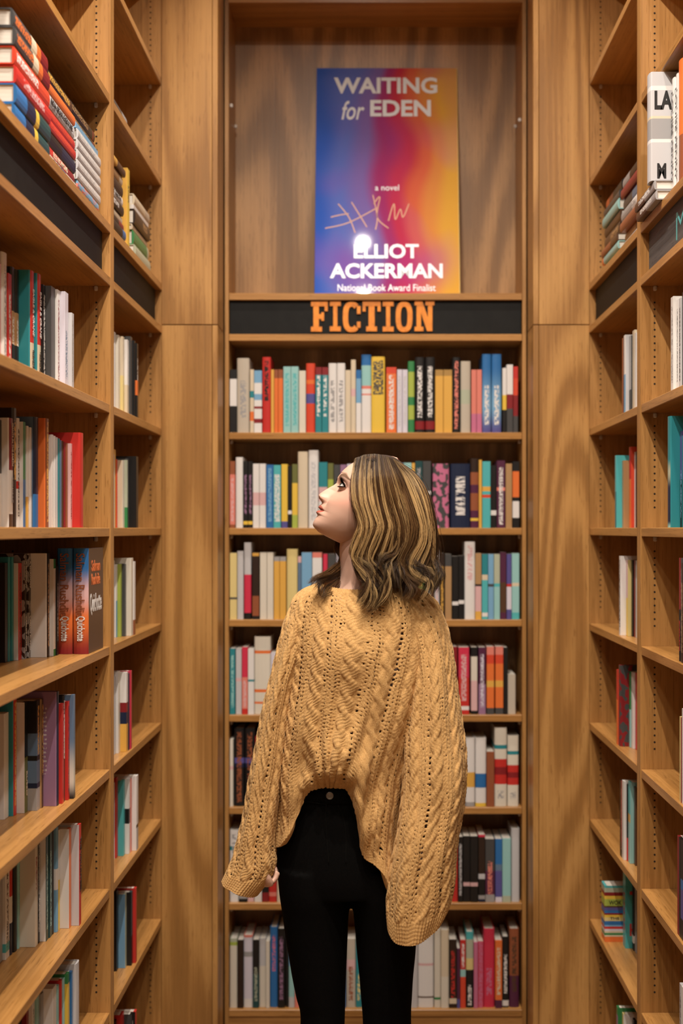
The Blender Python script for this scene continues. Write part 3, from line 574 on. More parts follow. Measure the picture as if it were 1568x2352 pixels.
pile(1, 3.15, .235, ph, 'rp2', [(.036,'h0 l.5'), (.024,'n0 f.4'), (.026,'z0'), (.030,'W0 g.4',dict(ink='g',txt=(.2,.8))), (.034,'s0 G.5'), (.026,'r0'), (.030,'D0 g.6')], jit=.02, X0=.650)
ph = 'lying under grey book above sign in wide right bay'
pile(1, 2.805, .21, ph, 'rp3', [(.022,'g0 n.5',dict(dx=.003, ink='W',txt=(.2,.8))), (.022,'g0 n.5',dict(dx=0, ink='W',txt=(.2,.8)))], X0=.617)
zz = SH[8]+.0445+.0004
book(.042, .243, .15, 'h0 W.35 g.38 C.57 h.59 W.83 h.87', M4(AXR, (.612, 2.858, zz)), 'standing above sign in wide right bay', 'rps', hard=True, feat='portrait panel',
  lettering=[('M','K','front',.09,.020,.034,.0008,.026), ('LA','K','front',.74,.040,.042,.0008,.030)])
y = 2.80
for k in range(3):
    book(.026, .262, .15, 'W0', M4(AXR, (.655+.002*k, y, SH[8]+.0004)), 'standing above sign in wide right bay', 'rpl', hard=True, face='W', lettering=[fs('LOUISE PENNY','G',.5,.20,.012,.0003)]); y -= .0275
for k in range(2):
    book(.034, .27, .15, 'z0 O.4', M4(AXR, (.650, y, SH[8]+.0004)), 'standing above sign in wide right bay', 'rpo', hard=True, face='o'); y -= .036

# ---- labels: what a book looks like first, then its shelf, then a neighbour when that is still not enough
def colours(spec):
    st = parse(spec.rstrip('~')); ar = {}
    for k, (p, c) in enumerate(st): ar[c] = ar.get(c, 0)+((st[k+1][0] if k+1 < len(st) else 1)-p)
    o = sorted(ar, key=lambda c: -ar[c]); o = [c for c in o if ar[c] > .05][:3]
    return [PAL[c][1] for c in o]
def describe(b, level):
    r, spec, hard, feat, shelf, row, (w_, h_), ink, style, face = b
    cs = colours(spec); base = ' and '.join(cs[:2]) if level == 0 else ('-'.join(cs) if len(cs) > 2 else ' and '.join(cs))
    size = ('slim ' if w_ < .0145 else 'thick ' if w_ > .034 else '')
    if level and not size: size = 'tall ' if h_ > .228 else 'short ' if h_ < .188 else ''
    s = size+base+(' hardcover' if hard else ' paperback')
    if feat: s += ' with '+feat
    elif ink and style != 'floral': s += ' with %s lettering' % PAL[ink][1]
    elif style == 'floral': s += ' with %s floral print' % PAL[ink][1]
    elif face and PAL[face[0]][1] not in cs[:1] and level: s += ' with %s cover' % PAL[face[0]][1]
    return s
from collections import defaultdict
cand = []
for n, b in enumerate(BOOKS): cand.append(describe(b, 0)+' '+b[4])
def clash(c):
    d = defaultdict(list)
    for n, s in enumerate(c): d[s].append(n)
    return [v for v in d.values() if len(v) > 1]
same = lambda a, b: BOOKS[a][1] == BOOKS[b][1] and BOOKS[a][5] == BOOKS[b][5] and abs(BOOKS[a][6][0]-BOOKS[b][6][0]) < .004 and abs(BOOKS[a][6][1]-BOOKS[b][6][1]) < .012
for v in clash(cand):
    if all(same(v[0], k) for k in v): continue
    for k in v: cand[k] = describe(BOOKS[k], 1)+' '+BOOKS[k][4]
for rnd in range(2):
    for v in clash(cand):
        if all(same(v[0], k) for k in v): continue
        for k in v:
            nb = [q for q in ((k-1, k+1) if rnd == 0 else (k+1, k-1)) if 0 <= q < len(BOOKS) and BOOKS[q][5] == BOOKS[k][5] and not same(q, k)]
            if nb: cand[k] = describe(BOOKS[k], 0)+' '+BOOKS[k][4]+', beside %s one' % colours(BOOKS[nb[0]][1])[0]
for n, b in enumerate(BOOKS):
    b[0]['label'] = ' '.join(cand[n].split()[:16]); b[0]['category'] = 'book'
    gp = {'b': 'books on %s shelf below the FICTION sign' % ORD[b[5][1]] if b[5][0] == 'b' else ''}.get(b[5][0] if isinstance(b[5], tuple) else '', '')
    b[0]['group'] = gp or ('books '+b[4])
# ------------------------------------------------------------------ FICTION sign: cut-out slab-serif letters
def letter_polys(ch, W, H):
    """boxes and bowls of a heavy slab-serif capital in W x H; returns list of closed 2-D outlines"""
    s = .30*W; t = .16*H; P = []
    R = lambda a, b, c, d: P.append([(a, c), (b, c), (b, d), (a, d)])
    def bowl(x0, x1, y0, y1, wx_, wy, a0, a1, n=26):
        cx, cy, rx, ry = (x0+x1)/2, (y0+y1)/2, (x1-x0)/2, (y1-y0)/2; sq = lambda v: math.copysign(abs(v)**.72, v)
        A_ = [a0+(a1-a0)*k/n for k in range(n+1)]
        for p, q in zip(A_, A_[1:]):
            f = lambda a, r1, r2: (cx+r1*sq(math.cos(a)), cy+r2*sq(math.sin(a)))
            P.append([f(p, rx-wx_, ry-wy), f(p, rx, ry), f(q, rx, ry), f(q, rx-wx_, ry-wy)])
    if ch == 'I':
        R(W*.5-s*.62, W*.5+s*.62, 0, H); R(0, W, 0, t); R(0, W, H-t, H)
    elif ch == 'F':
        R(W*.14, W*.14+s*1.1, 0, H); R(0, W*.66, 0, t); R(0, W, H-t, H); R(W*.3, W*.72, H*.42, H*.42+t); R(W*.62, W*.78, H*.36, H*.64); R(W*.82, W, H*.68, H)
    elif ch == 'T':
        R(W*.5-s*.55, W*.5+s*.55, 0, H); R(W*.2, W*.8, 0, t); R(0, W, H-t, H); R(0, W*.17, H*.66, H); R(W*.83, W, H*.66, H)
    elif ch == 'N':
        R(W*.10, W*.10+s*.75, 0, H); R(W*.9-s*.75, W*.9, 0, H); R(0, W*.45, 0, t*.9); R(0, W*.32, H-t*.9, H); R(W*.55, W, H-t*.9, H)
        P.append([(W*.12, H), (W*.12+s*.9, H), (W*.9, 0), (W*.9-s*.9, 0)])
    elif ch == 'O': bowl(0, W, 0, H, s, t, 0, 2*math.pi, 40)
    elif ch == 'C':
        bowl(0, W, 0, H, s, t, math.radians(48), math.radians(312), 34); R(W*.80, W, H*.60, H*.86); R(W*.80, W, H*.14, H*.34)
    return P
def word_sign(word, x0, x1, zc, H, y, mat, parent):
    wd = {'F': .95, 'I': .62, 'C': 1.0, 'T': 1.02, 'O': .95, 'N': 1.12}; gap = .12
    tot = sum(wd[c] for c in word)+gap*(len(word)-1); u = (x1-x0)/tot; x = x0
    org = Vector(parent.parent.location)
    for k, c in enumerate(word):
        V=[]; Fc=[]; dz = .0015*math.sin(k*2.3)
        for ip, P in enumerate(letter_polys(c, wd[c]*u, H)):
            n = len(V); m = len(P)
            ar = sum(P[q][0]*P[(q+1) % m][1]-P[(q+1) % m][0]*P[q][1] for q in range(m))
            if ar < 0: P = P[::-1]
            for yy in (y, y-.004-ip*.00006): V += [Vector((x+a, yy, zc-H/2+b+dz))-org for a, b in P]
            Fc.append(tuple(range(n+m, n+2*m)))
            Fc += [(n+q, n+(q+1) % m, n+m+(q+1) % m, n+m+q) for q in range(m)]
        mobj('letter_'+c.lower(), V, Fc, mat, parent); x += (wd[c]+gap)*u
M['sign_orange'] = plain('sign_orange', (.85, .27, .02), .5, noise=60)
Ys = YB+.012
word_sign('FICTION', wx(714, Ys), wx(997, Ys), (wz(693, Ys)+wz(762, Ys))/2, wz(693, Ys)-wz(762, Ys), Ys, M['sign_orange'], FICTION_BOARD)
# teal hand lettering on the light-greyed board of the wide right bay
me = fit(text_mesh('MYSTERY', .05, -.0006), .52, .062); me.materials.append(ink_mat('a'))
o = bpy.data.objects.new('lettering', me); link(o, RNs)
o.matrix_local = Matrix(((0,0,-1,.0178), (-1,0,0,2.49-(YN+YD0)/2), (0,1,0,(SH[7]+SH[8]-T)/2), (0,0,0,1)))

# ------------------------------------------------------------------ poster leaning in the niche
pb, pt = YB+.03, YB+BD-.012
Hh = 0
x0, x1 = wx(722, pb), wx(1055, pb); PW = x1-x0
zt = wz(157, pt); tilt = math.atan2(pt-pb, zt-SH[8]); PH = math.hypot(pt-pb, zt-SH[8])
po = empty('poster', ((x0+x1)/2, pb, SH[8]+.0006), 'large glossy book cover poster in blue to orange above FICTION sign', 'poster')
po.rotation_euler = (-tilt, 0, 0)
m, nt, b = nmat('poster_print'); tc = nd(nt, 'ShaderNodeTexCoord'); g = nd(nt, 'ShaderNodeSeparateXYZ', i_0=tc.outputs['Generated'])
ns = nd(nt, 'ShaderNodeTexNoise', i_Vector=nd(nt, 'ShaderNodeMapping', i_Vector=tc.outputs['Generated'], i_Scale=(1.6, 1, 2.6), i_Location=(3.1, 0, 1.4)).outputs[0], i_Scale=1.0, i_Detail=.5)
fx = mth(nt, 'ADD', g.outputs[0], mth(nt, 'MULTIPLY', mth(nt, 'SUBTRACT', ns.outputs[0], .5), .55))
col = ramp(nt, fx, [(.0, (.035, .11, .50)), (.22, (.11, .16, .52)), (.42, (.20, .14, .42)), (.52, (.34, .04, .16)), (.62, (.52, .04, .075)), (.74, (.64, .13, .07)), (.86, (.66, .25, .07)), (1, (.68, .36, .06))], 'EASE')
ns2 = nd(nt, 'ShaderNodeTexNoise', i_Vector=nd(nt, 'ShaderNodeMapping', i_Vector=tc.outputs['Generated'], i_Scale=(2.6, 1, 3.6), i_Location=(7.7, 0, 5)).outputs[0], i_Scale=1.0, i_Detail=.6)
col = mixc(nt, mth(nt, 'MULTIPLY', mth(nt, 'SMOOTH_MIN', mth(nt, 'MAXIMUM', mth(nt, 'MULTIPLY', mth(nt, 'SUBTRACT', ns2.outputs[0], .5), 3.0), 0), 1.0, .2), .55), col, (.30, .06, .38))
nt.links.new(col, b.inputs['Base Color']); b.inputs['Roughness'].default_value = .035; b.inputs['Specular IOR Level'].default_value = .3
M['poster'] = m; M['poster_edge'] = plain('poster_edge', (.75, .55, .15), .5)
mobj('board', boxv(-PW/2, PW/2, 0, .006, 0, PH), BOXF, m, po)
mobj('edge', boxv(PW/2, PW/2+.0015, -.0003, .006, 0, PH), BOXF, M['poster_edge'], po)
M['poster_white'] = plain('poster_white', (.80, .84, .90), .3)
def ptext(s, px0, px1, py0, py1, bold=0, shear=0, mat=None, name='lettering', dep=-.0006):
    k = lambda px: (px-722)/(1055-722 if py0 > 400 else 324)*PW-PW/2; zz = lambda py: PH*(672-py)/(672-157)
    me = fit(text_mesh(s, .05, bold, shear), k(px1)-k(px0), zz(py0)-zz(py1)); me.materials.append(mat or M['poster_white'])
    o = bpy.data.objects.new(name, me); link(o, po)
    o.matrix_local = Matrix(((1,0,0,(k(px0)+k(px1))/2), (0,0,-1,dep), (0,1,0,(zz(py0)+zz(py1))/2), (0,0,0,1)))
ptext('WAITING', 762, 1001, 179, 217, .0015); ptext('EDEN', 846, 986, 232, 270, .0015); ptext('for', 780, 833, 234, 278, .0006, .28)
ptext('ELLIOT', 812, 962, 560, 592, .0015); ptext('ACKERMAN', 757, 1017, 603, 636, .0015); ptext('a novel', 861, 917, 427, 440, .0002)
ptext('National Book Award Finalist', 775, 1000, 649, 664, .0002)
# gold pen flourish
M['gold_pen'] = plain('gold_pen', (.62, .30, .14), .4)
def pen(pts, r=.0016):
    k = lambda px: (px-722)/333*PW-PW/2; zz = lambda py: PH*(672-py)/(672-157)
    P = cr([(k(a), zz(b)) for a, b in pts], 8*len(pts)); V=[]; Fc=[]
    for q, p in enumerate(P):
        d = P[min(q+1, len(P)-1)]-P[max(q-1, 0)]; n = np.array((-d[1], d[0]))/(np.linalg.norm(d)+1e-9)*r
        V += [(p[0]+n[0], -.0004, p[1]+n[1]), (p[0]-n[0], -.0004, p[1]-n[1])]
    return V, [(2*q, 2*q+1, 2*q+3, 2*q+2) for q in range(len(P)-1)]
VV=[]; FF=[]
for st in ([(745,525),(800,512),(868,478)], [(775,470),(800,500),(815,535)], [(806,466),(828,500),(842,522)], [(856,450),(866,500),(862,528)], [(858,470),(872,455),(866,500),(892,525)], [(892,508),(905,470),(908,505),(920,482),(926,500),(940,470)], [(758,500),(780,495),(800,492)]):
    a, f = pen(st); n = len(VV); VV += a; FF += [tuple(q+n for q in g_) for g_ in f]
mobj('signature', VV, FF, M['gold_pen'], po)
# ------------------------------------------------------------------ the reader
Y0 = 2.84
PX = lambda px, Y=Y0: wx(px, Y)
PZ = lambda py, Y=Y0: wz(py, Y)
person = empty('person', (PX(800), Y0, 0), 'young person in mustard cable-knit sweater and black jeans looking up, standing in aisle', 'person')
PORG = np.array(person.location[:])
def vc_mat(name, rough, spec=.4, sss=0, bump=0):
    m, nt, b = nmat(name); a = nd(nt, 'ShaderNodeVertexColor', layer_name='Col'); nt.links.new(a.outputs[0], b.inputs['Base Color'])
    b.inputs['Roughness'].default_value = rough; b.inputs['Specular IOR Level'].default_value = spec
    if sss: b.inputs['Subsurface Weight'].default_value = sss; b.inputs['Subsurface Radius'].default_value = (.012, .005, .003); b.inputs['Subsurface Scale'].default_value = .6
    if bump:
        tc = nd(nt, 'ShaderNodeTexCoord'); n = nd(nt, 'ShaderNodeTexNoise', i_Vector=tc.outputs['Object'], i_Scale=bump, i_Detail=2.0)
        bp = nd(nt, 'ShaderNodeBump', i_Strength=.08, i_Distance=.001, i_Height=n.outputs[0]); nt.links.new(bp.outputs[0], b.inputs['Normal'])
    return m
SKIN = vc_mat('skin', .48, .35, .12, 700)

# ---- head frame: face turned to the poster side and lifted
ZX = lambda zx: 680+zx/4.126
ZY = lambda zy: 1020+zy/4.126
pitch, yaw = math.radians(27), math.radians(9)
fh = np.array((-math.cos(yaw), -math.sin(yaw), 0)); up = np.array((0, 0, 1.))
Hf = math.cos(pitch)*fh+math.sin(pitch)*up; Hw = -math.sin(pitch)*fh+math.cos(pitch)*up; Hl = np.cross(Hw, Hf)
HO = np.array((PX(ZX(600)), Y0, PZ(ZY(500))))
mpz = 1/(4.126*1021)
prof = []
for zx, zy in [(545,165),(500,197),(455,243),(420,285),(397,320),(388,345),(378,372),(350,392),(318,410),(280,432),(245,455),(220,474),(210,488),(216,510),(232,532),(246,548),(245,562),(232,574),(216,583),(207,598),(214,612),(228,622),(212,628),(193,636),(187,647),(194,660),(203,672),(192,692),(170,722),(157,748),(155,772),(166,797),(190,820),(235,846),(290,866)]:
    a = (600-zx)*mpz; bq = (500-zy)*mpz; prof.append((a*math.cos(pitch)+bq*math.sin(pitch), -a*math.sin(pitch)+bq*math.cos(pitch)))
prof = np.array(prof); o_ = np.argsort(prof[:, 1]); pw, pf = prof[o_, 1], prof[o_, 0]
def tab(rows): r = np.array(sorted(rows)); return lambda w: np.interp(w, r[:, 0], r[:, 1])
def smooth_tab(rows):
    r = np.array(sorted(rows)); P = cr(r, 12*len(r)); oo = np.argsort(P[:, 0]); return lambda w: np.interp(w, P[oo, 0], P[oo, 1])
chin_w = pw[0]
Ffull = lambda w: np.interp(w, np.r_[pw, [.085, .10, .112, .118]], np.r_[pf, [.028, .008, -.014, -.035]])
F0 = smooth_tab([(chin_w, pf[0]), (-.112, .048), (-.106, .060), (-.098, .0655), (-.085, .0655), (-.072, .066), (-.06, .0665), (-.05, .0655), (-.04, .0635), (-.028, .060), (-.014, .0565), (0, .0565), (.01, .0605), (.018, .0625), (.03, .0615), (.045, .0565), (.065, .0455), (.085, .028), (.10, .008), (.112, -.014), (.118, -.035)])
Bk = smooth_tab([(-.118, .0), (-.11, -.012), (-.095, -.03), (-.07, -.058), (-.04, -.085), (0, -.098), (.04, -.096), (.07, -.084), (.095, -.062), (.11, -.046), (.118, -.036)])
Wd = smooth_tab([(-.118, .010), (-.112, .022), (-.104, .033), (-.09, .045), (-.07, .0555), (-.05, .0615), (-.02, .0675), (.0, .0705), (.03, .0725), (.06, .069), (.085, .055), (.10, .040), (.112, .019), (.118, .002)])
FC = smooth_tab([(-.118, .02), (-.10, .015), (-.06, .004), (0, -.012), (.06, -.020), (.118, -.0355)])
wl = np.concatenate([np.linspace(chin_w, -.112, 4), np.linspace(-.111, .035, 170), np.linspace(.037, .105, 50), .118-.013*np.linspace(1, 0, 14)[1:]**2])
na = 260
aa = np.linspace(0, 2*np.pi, na, endpoint=False); aa = aa-.42*np.sin(aa)      # denser towards the face
W_, A_ = np.meshgrid(wl, aa, indexing='ij')
ca, sa = np.cos(A_), np.sin(A_); q = lambda x, p: np.sign(x)*np.abs(x)**p
front = ca > 0
f_ = np.where(front, FC(W_)+(F0(W_)-FC(W_))*q(ca, .86), FC(W_)+(FC(W_)-Bk(W_))*ca)
l_ = Wd(W_)*q(sa, .92)
g = lambda x, s: np.exp(-(x/s)**2)
fm = np.clip(ca, 0, 1)**.5
nose = np.maximum(Ffull(W_)-F0(W_), -.004)
sig = np.interp(W_, [-.12, -.056, -.05, -.044, -.036, -.015, .01, .03], [.03, .021, .0125, .0150, .0140, .0085, .012, .03])
f_ = f_+nose*g(l_, sig)*fm*(W_ < .03)
al = np.abs(l_)
f_ += .0085*g(al-.0135, .0062)*g(W_+.0415, .0075)*fm              # wings of the nose
f_ -= .0055*g(al-.0215, .0045)*g(W_+.040, .010)*fm                 # crease beside them
f_ -= .0105*g(al-.031, .0155)*g(W_-.001, .0105)*fm                # eye sockets
f_ += .0035*g(al-.033, .02)*g(W_-.019, .008)*fm                   # brow ridge
f_ += .0045*g(al-.040, .019)*g(W_+.036, .02)*fm; l_ += np.sign(l_)*.002*g(al-.05, .02)*g(W_+.03, .02)   # cheekbones
f_ -= .003*g(al-.030, .010)*g(W_+.064, .012)*fm                   # corner of the mouth
mw = -.0659; lc = -.0668
f_ -= .0026*g(W_-mw, .0017)*np.clip(1.5-al/.018, 0, 1)*fm
f_ -= .0016*g(al, .003)*g(W_+.056, .004)*fm                       # philtrum
lo = W_ < -.092
for _ in range(14):      # round the under side of the chin
    for arr in (f_, l_):
        a2 = arr.copy(); a2[1:-1] = .5*arr[1:-1]+.25*(arr[:-2]+arr[2:]); arr[:] = np.where(lo, a2, arr)
HV = np.stack([f_, l_, W_], -1).reshape(-1, 3)
def grid_faces(n, m, wrap=True):
    i_, j_ = np.meshgrid(np.arange(n-1), np.arange(m if wrap else m-1), indexing='ij'); j2 = (j_+1) % m
    return np.stack([i_*m+j_, i_*m+j2, (i_+1)*m+j2, (i_+1)*m+j_], -1).reshape(-1, 4)
HQ = grid_faces(len(wl), na)
def h2w(p): p = np.atleast_2d(p); return HO+p[:, :1]*Hf+p[:, 1:2]*Hl+p[:, 2:3]*Hw
def w2h(p): d = p-HO; return np.stack([d@Hf, d@Hl, d@Hw], -1)
def close_caps(n, m): return [tuple(range(m))[::-1], tuple((n-1)*m+k for k in range(m))]
HVw = h2w(HV)

# ---- tubes and lofts for the rest of the body (joined and remeshed into one skin)
def ringloft(rings, n=28, res=None):
    """rings: (centre xyz, half-axis a xyz, half-axis b xyz)"""
    R = np.array([np.concatenate([np.array(x, float) for x in r]) for r in rings])
    R = cr(R, res or 6*len(R)); th = np.linspace(0, 2*np.pi, n, endpoint=False)
    V = R[:, None, 0:3]+np.cos(th)[None, :, None]*R[:, None, 3:6]+np.sin(th)[None, :, None]*R[:, None, 6:9]
    return V.reshape(-1, 3), [tuple(int(k) for k in f) for f in grid_faces(len(R), n)]+[tuple(range(n))[::-1], tuple((len(R)-1)*n+k for k in range(n))]
def tube(pts, rad, n=14, res=None):
    P = np.array(pts, float); rings = []
    for k in range(len(P)):
        d = P[min(k+1, len(P)-1)]-P[max(k-1, 0)]; d = Vector(d).normalized(); a = d.orthogonal().normalized() if abs(d.y) > .9 else d.cross(Vector((0,1,0))).normalized(); bq = d.cross(a)
        rings.append((P[k], np.array(a)*rad[k], np.array(bq)*rad[k]))
    return ringloft(rings, n, res or 5*len(P))
class Acc:
    def __init__(s): s.V = []; s.F = []
    def add(s, vf): n = len(s.V); s.V += [tuple(v) for v in vf[0]]; s.F += [tuple(k+n for k in f) for f in vf[1]]
def remesh(acc, voxel, name='tmp', smooth=2):
    me = bpy.data.meshes.new(name); me.from_pydata(acc.V, [], acc.F); o = bpy.data.objects.new(name, me); C.objects.link(o)
    md = o.modifiers.new('r', 'REMESH'); md.mode = 'VOXEL'; md.voxel_size = voxel
    if smooth: s = o.modifiers.new('s', 'SMOOTH'); s.iterations = smooth; s.factor = .5
    dg = bpy.context.evaluated_depsgraph_get(); dg.update(); r = bpy.data.meshes.new_from_object(o.evaluated_get(dg))
    bpy.data.objects.remove(o); return r
pr = lambda xl, xr, y, Yc, b: ((PX((xl+xr)/2), Yc, PZ(y)), ((PX(xr)-PX(xl))/2, 0, 0), (0, b, 0))
bod = Acc()
bod.add(ringloft([((PX(836), 2.85, PZ(1165)), (.046,0,0), (0,.046,0)), ((PX(833), 2.85, PZ(1215)), (.049,0,0), (0,.046,0)), ((PX(831), 2.85, PZ(1260)), (.051,0,0), (0,.048,0)), ((PX(833), 2.853, PZ(1305)), (.0525,0,0), (0,.050,0)), ((PX(838), 2.856, PZ(1345)), (.066,0,-.004), (0,.056,0)),
  ((PX(839), 2.86, PZ(1375)), (.105,0,0), (0,.075,0)), ((PX(838), 2.865, PZ(1410)), (.148,0,0), (0,.085,0)), ((PX(836), 2.865, PZ(1480)), (.150,0,0), (0,.095,0)), ((PX(820), 2.865, PZ(1600)), (.128,0,0), (0,.092,0)), ((PX(790), 2.87, PZ(1730)), (.108,0,0), (0,.082,0)), ((PX(775), 2.87, PZ(1850)), (.115,0,0), (0,.085,0)), ((PX(775), 2.87, PZ(1960)), (.125,0,0), (0,.09,0)), ((PX(780), 2.87, PZ(2050)), (.11,0,0), (0,.08,0))], 36, 90))
ARM_L = [(PX(722), 2.855, PZ(1420)), (PX(672), 2.84, PZ(1540)), (PX(632), 2.83, PZ(1690)), (PX(606), 2.815, PZ(1830)), (PX(570), 2.80, PZ(1928))]
ARM_R = [(PX(955), 2.855, PZ(1420)), (PX(1000), 2.83, PZ(1560)), (PX(1008), 2.80, PZ(1720)), (PX(990), 2.77, PZ(1880)), (PX(972), 2.755, PZ(1970))]
bod.add(tube(ARM_L, [.042, .036, .032, .028, .022])); bod.add(tube(ARM_R, [.042, .038, .034, .029, .023]))
def hand(wrist, d, side, palm_n, curl, L=.17):
    """palm and five fingers; d = direction from wrist to knuckles, side = towards the thumb, palm_n = out of the palm"""
    w0 = np.array(wrist); d = np.array(d)/np.linalg.norm(d); side = np.array(side)-np.dot(side, d)*d; side /= np.linalg.norm(side); pn = np.array(palm_n); pn = pn-np.dot(pn, d)*d-np.dot(pn, side)*side; pn /= np.linalg.norm(pn)
    pl = L*.53
    bod.add(ringloft([(w0, side*.023, pn*.017), (w0+d*pl*.35, side*.032, pn*.017), (w0+d*pl*.75, side*.038, pn*.0155), (w0+d*pl, side*.037, pn*.013)], 20, 22))
    for k, (o_, ln, r_) in enumerate([(.029, .070, .0084), (.0095, .078, .0086), (-.0105, .073, .0082), (-.029, .058, .0074)]):
        p = w0+d*pl*.9+side*o_; a = 0; P = [p]; c = curl*(1+.08*k)
        for seg, bend in ((.45, c*.8), (.32, c*1.1), (.23, c*.7)):
            a += bend; p = p+(d*math.cos(a)+pn*math.sin(a))*ln*seg; P.append(p)
        bod.add(tube(P, [r_*1.1, r_, r_*.92, r_*.78], 10, 22))
    p = w0+d*pl*.25+side*.022; P = [p, p+side*.022+d*.026+pn*.008, p+side*.026+d*.052+pn*.020, p+side*.018+d*.074+pn*.030]
    bod.add(tube(P, [.013, .0115, .010, .008], 10, 22))
hand((PX(574), 2.797, PZ(1926)), (.13, -.03, -1), (.35, -.9, 0), (1, .5, 0), 1.05, .145)
hand((PX(972), 2.755, PZ(1965)), (-.12, -.05, -1), (-.6, -.8, 0), (-1, .5, 0), .35, .165)
LEG = {-1: [(722,.078,2050),(722,.074,2150),(728,.062,2250),(738,.050,2352),(732,.052,2500),(742,.034,2720)], 1: [(872,.068,2050),(884,.066,2150),(887,.060,2250),(888,.052,2352),(892,.053,2500),(884,.034,2720)]}
for s, L in LEG.items():
    bod.add(tube([(PX(775+s*48), 2.87, PZ(1960))]+[(PX(x), 2.87, PZ(y)) for x, r_, y in L], [.07]+[r_-.012 for x, r_, y in L], 22, 60))
    fx = PX(L[-1][0]); bod.add(tube([(fx, 2.885, .12), (fx, 2.87, .06), (fx+s*.01, 2.80, .045), (fx+s*.018, 2.72, .035), (fx+s*.02, 2.68, .03)], [.034, .036, .036, .033, .018], 14, 26))
me_b = remesh(bod, .0045, 'bodypart', 4)
# ears
ear = Acc()
for s in (1, -1):
    th = np.linspace(0, 2*np.pi, 24, endpoint=False); rr = []
    for k, (sc, out) in enumerate(((.55, -.006), (.92, .002), (1.0, .009), (.86, .012), (.6, .006), (.2, .003))):
        P = np.stack([-.012+.016*sc*np.cos(th)-.004*sc*np.sin(th), s*(.0685+out)*np.ones_like(th), -.006+.031*sc*np.sin(th)-.004*sc*np.cos(th)], -1); rr.append(h2w(P))
    V = np.concatenate(rr); Q = [tuple(int(k) for k in f) for f in grid_faces(6, 24)]+[tuple(range(24))[::-1], tuple(5*24+k for k in range(24))]; ear.add((V, Q))
# union of head and body into one continuous skin
def tmpobj(V, Fc, nm):
    me = bpy.data.meshes.new(nm); me.from_pydata([tuple(v) for v in V], [], Fc); me.update(); o = bpy.data.objects.new(nm, me); C.objects.link(o); return o
ho = tmpobj(HVw, [tuple(int(k) for k in f) for f in HQ]+close_caps(len(wl), na), 'h')
bm = bmesh.new(); bm.from_mesh(ho.data); bmesh.ops.recalc_face_normals(bm, faces=bm.faces[:]); bm.to_mesh(ho.data); bm.free()
bo = bpy.data.objects.new('b', me_b); C.objects.link(bo)
eo = tmpobj(ear.V, ear.F, 'e'); bm = bmesh.new(); bm.from_mesh(eo.data); bmesh.ops.recalc_face_normals(bm, faces=bm.faces[:]); bm.to_mesh(eo.data); bm.free()
for ob in (bo, eo):
    md = ho.modifiers.new('u', 'BOOLEAN'); md.operation = 'UNION'; md.object = ob; md.solver = 'EXACT'
dg = bpy.context.evaluated_depsgraph_get(); dg.update(); body_me = bpy.data.meshes.new_from_object(ho.evaluated_get(dg))
for ob in (ho, bo, eo): bpy.data.objects.remove(ob)
body_me.name = 'body'
n = len(body_me.vertices); co = np.empty(n*3, np.float32); body_me.vertices.foreach_get('co', co); co = co.reshape(-1, 3).astype(float)
hp = w2h(co); hf, hl, hw = hp[:, 0], np.abs(hp[:, 1]), hp[:, 2]
col = np.tile((.64, .40, .30), (n, 1))
def tint(col, k, c): return col*(1-k[:, None])+np.array(c)*k[:, None]
isf = (hf > .0) & (hw > -.12) & (hw < .12)
col = tint(col, .55*g(hl-.048, .026)*g(hw+.026, .018)*isf, (.70, .28, .20))       # blush
col = tint(col, .35*g(hl, .014)*g(hw+.040, .010)*isf, (.70, .32, .25))            # nose tip
lip = np.clip(1.4-((np.abs(hw-lc)/(.0112*np.clip(1-(hl/.0255)**2, 0, 1)**.7+1e-4))**4), 0, 1)*(hl < .0255)*isf*(hf > .045)
col = tint(col, .95*lip, (.45, .105, .07)); col = tint(col, .7*g(hw-mw, .0011)*(hl < .023)*isf*(hf > .05), (.14, .02, .015))
bw = .0200+.0045*np.exp(-((hl-.034)/.015)**2)-.16*np.clip(hl-.042, 0, 1)
bh = np.interp(hl, [.009, .015, .036, .056], [.002, .0052, .0048, .0010])
col = tint(col, .92*np.clip(1.6-np.abs(hw-bw)/(bh+1e-5), 0, 1)*(hl > .009)*(hl < .056)*isf*(hf > .02), (.11, .055, .028))
col = tint(col, .5*g(hl-.033, .014)*g(hw-.0105, .0045)*isf*(hf > .03), (.40, .20, .14))   # shade over the upper lid, put into the skin colour
a_ = body_me.color_attributes.new('Col', 'FLOAT_COLOR', 'POINT'); a_.data.foreach_set('color', np.c_[col, np.ones(n)].astype(np.float32).ravel())
body_me.vertices.foreach_set('co', (co-PORG).astype(np.float32).ravel()); body_me.materials.clear(); body_me.materials.append(SKIN)
body_me.polygons.foreach_set('use_smooth', np.ones(len(body_me.polygons), bool)); body_me.polygons.foreach_set('material_index', np.zeros(len(body_me.polygons), np.int32)); body_me.update()
body = link(bpy.data.objects.new('body', body_me), person)

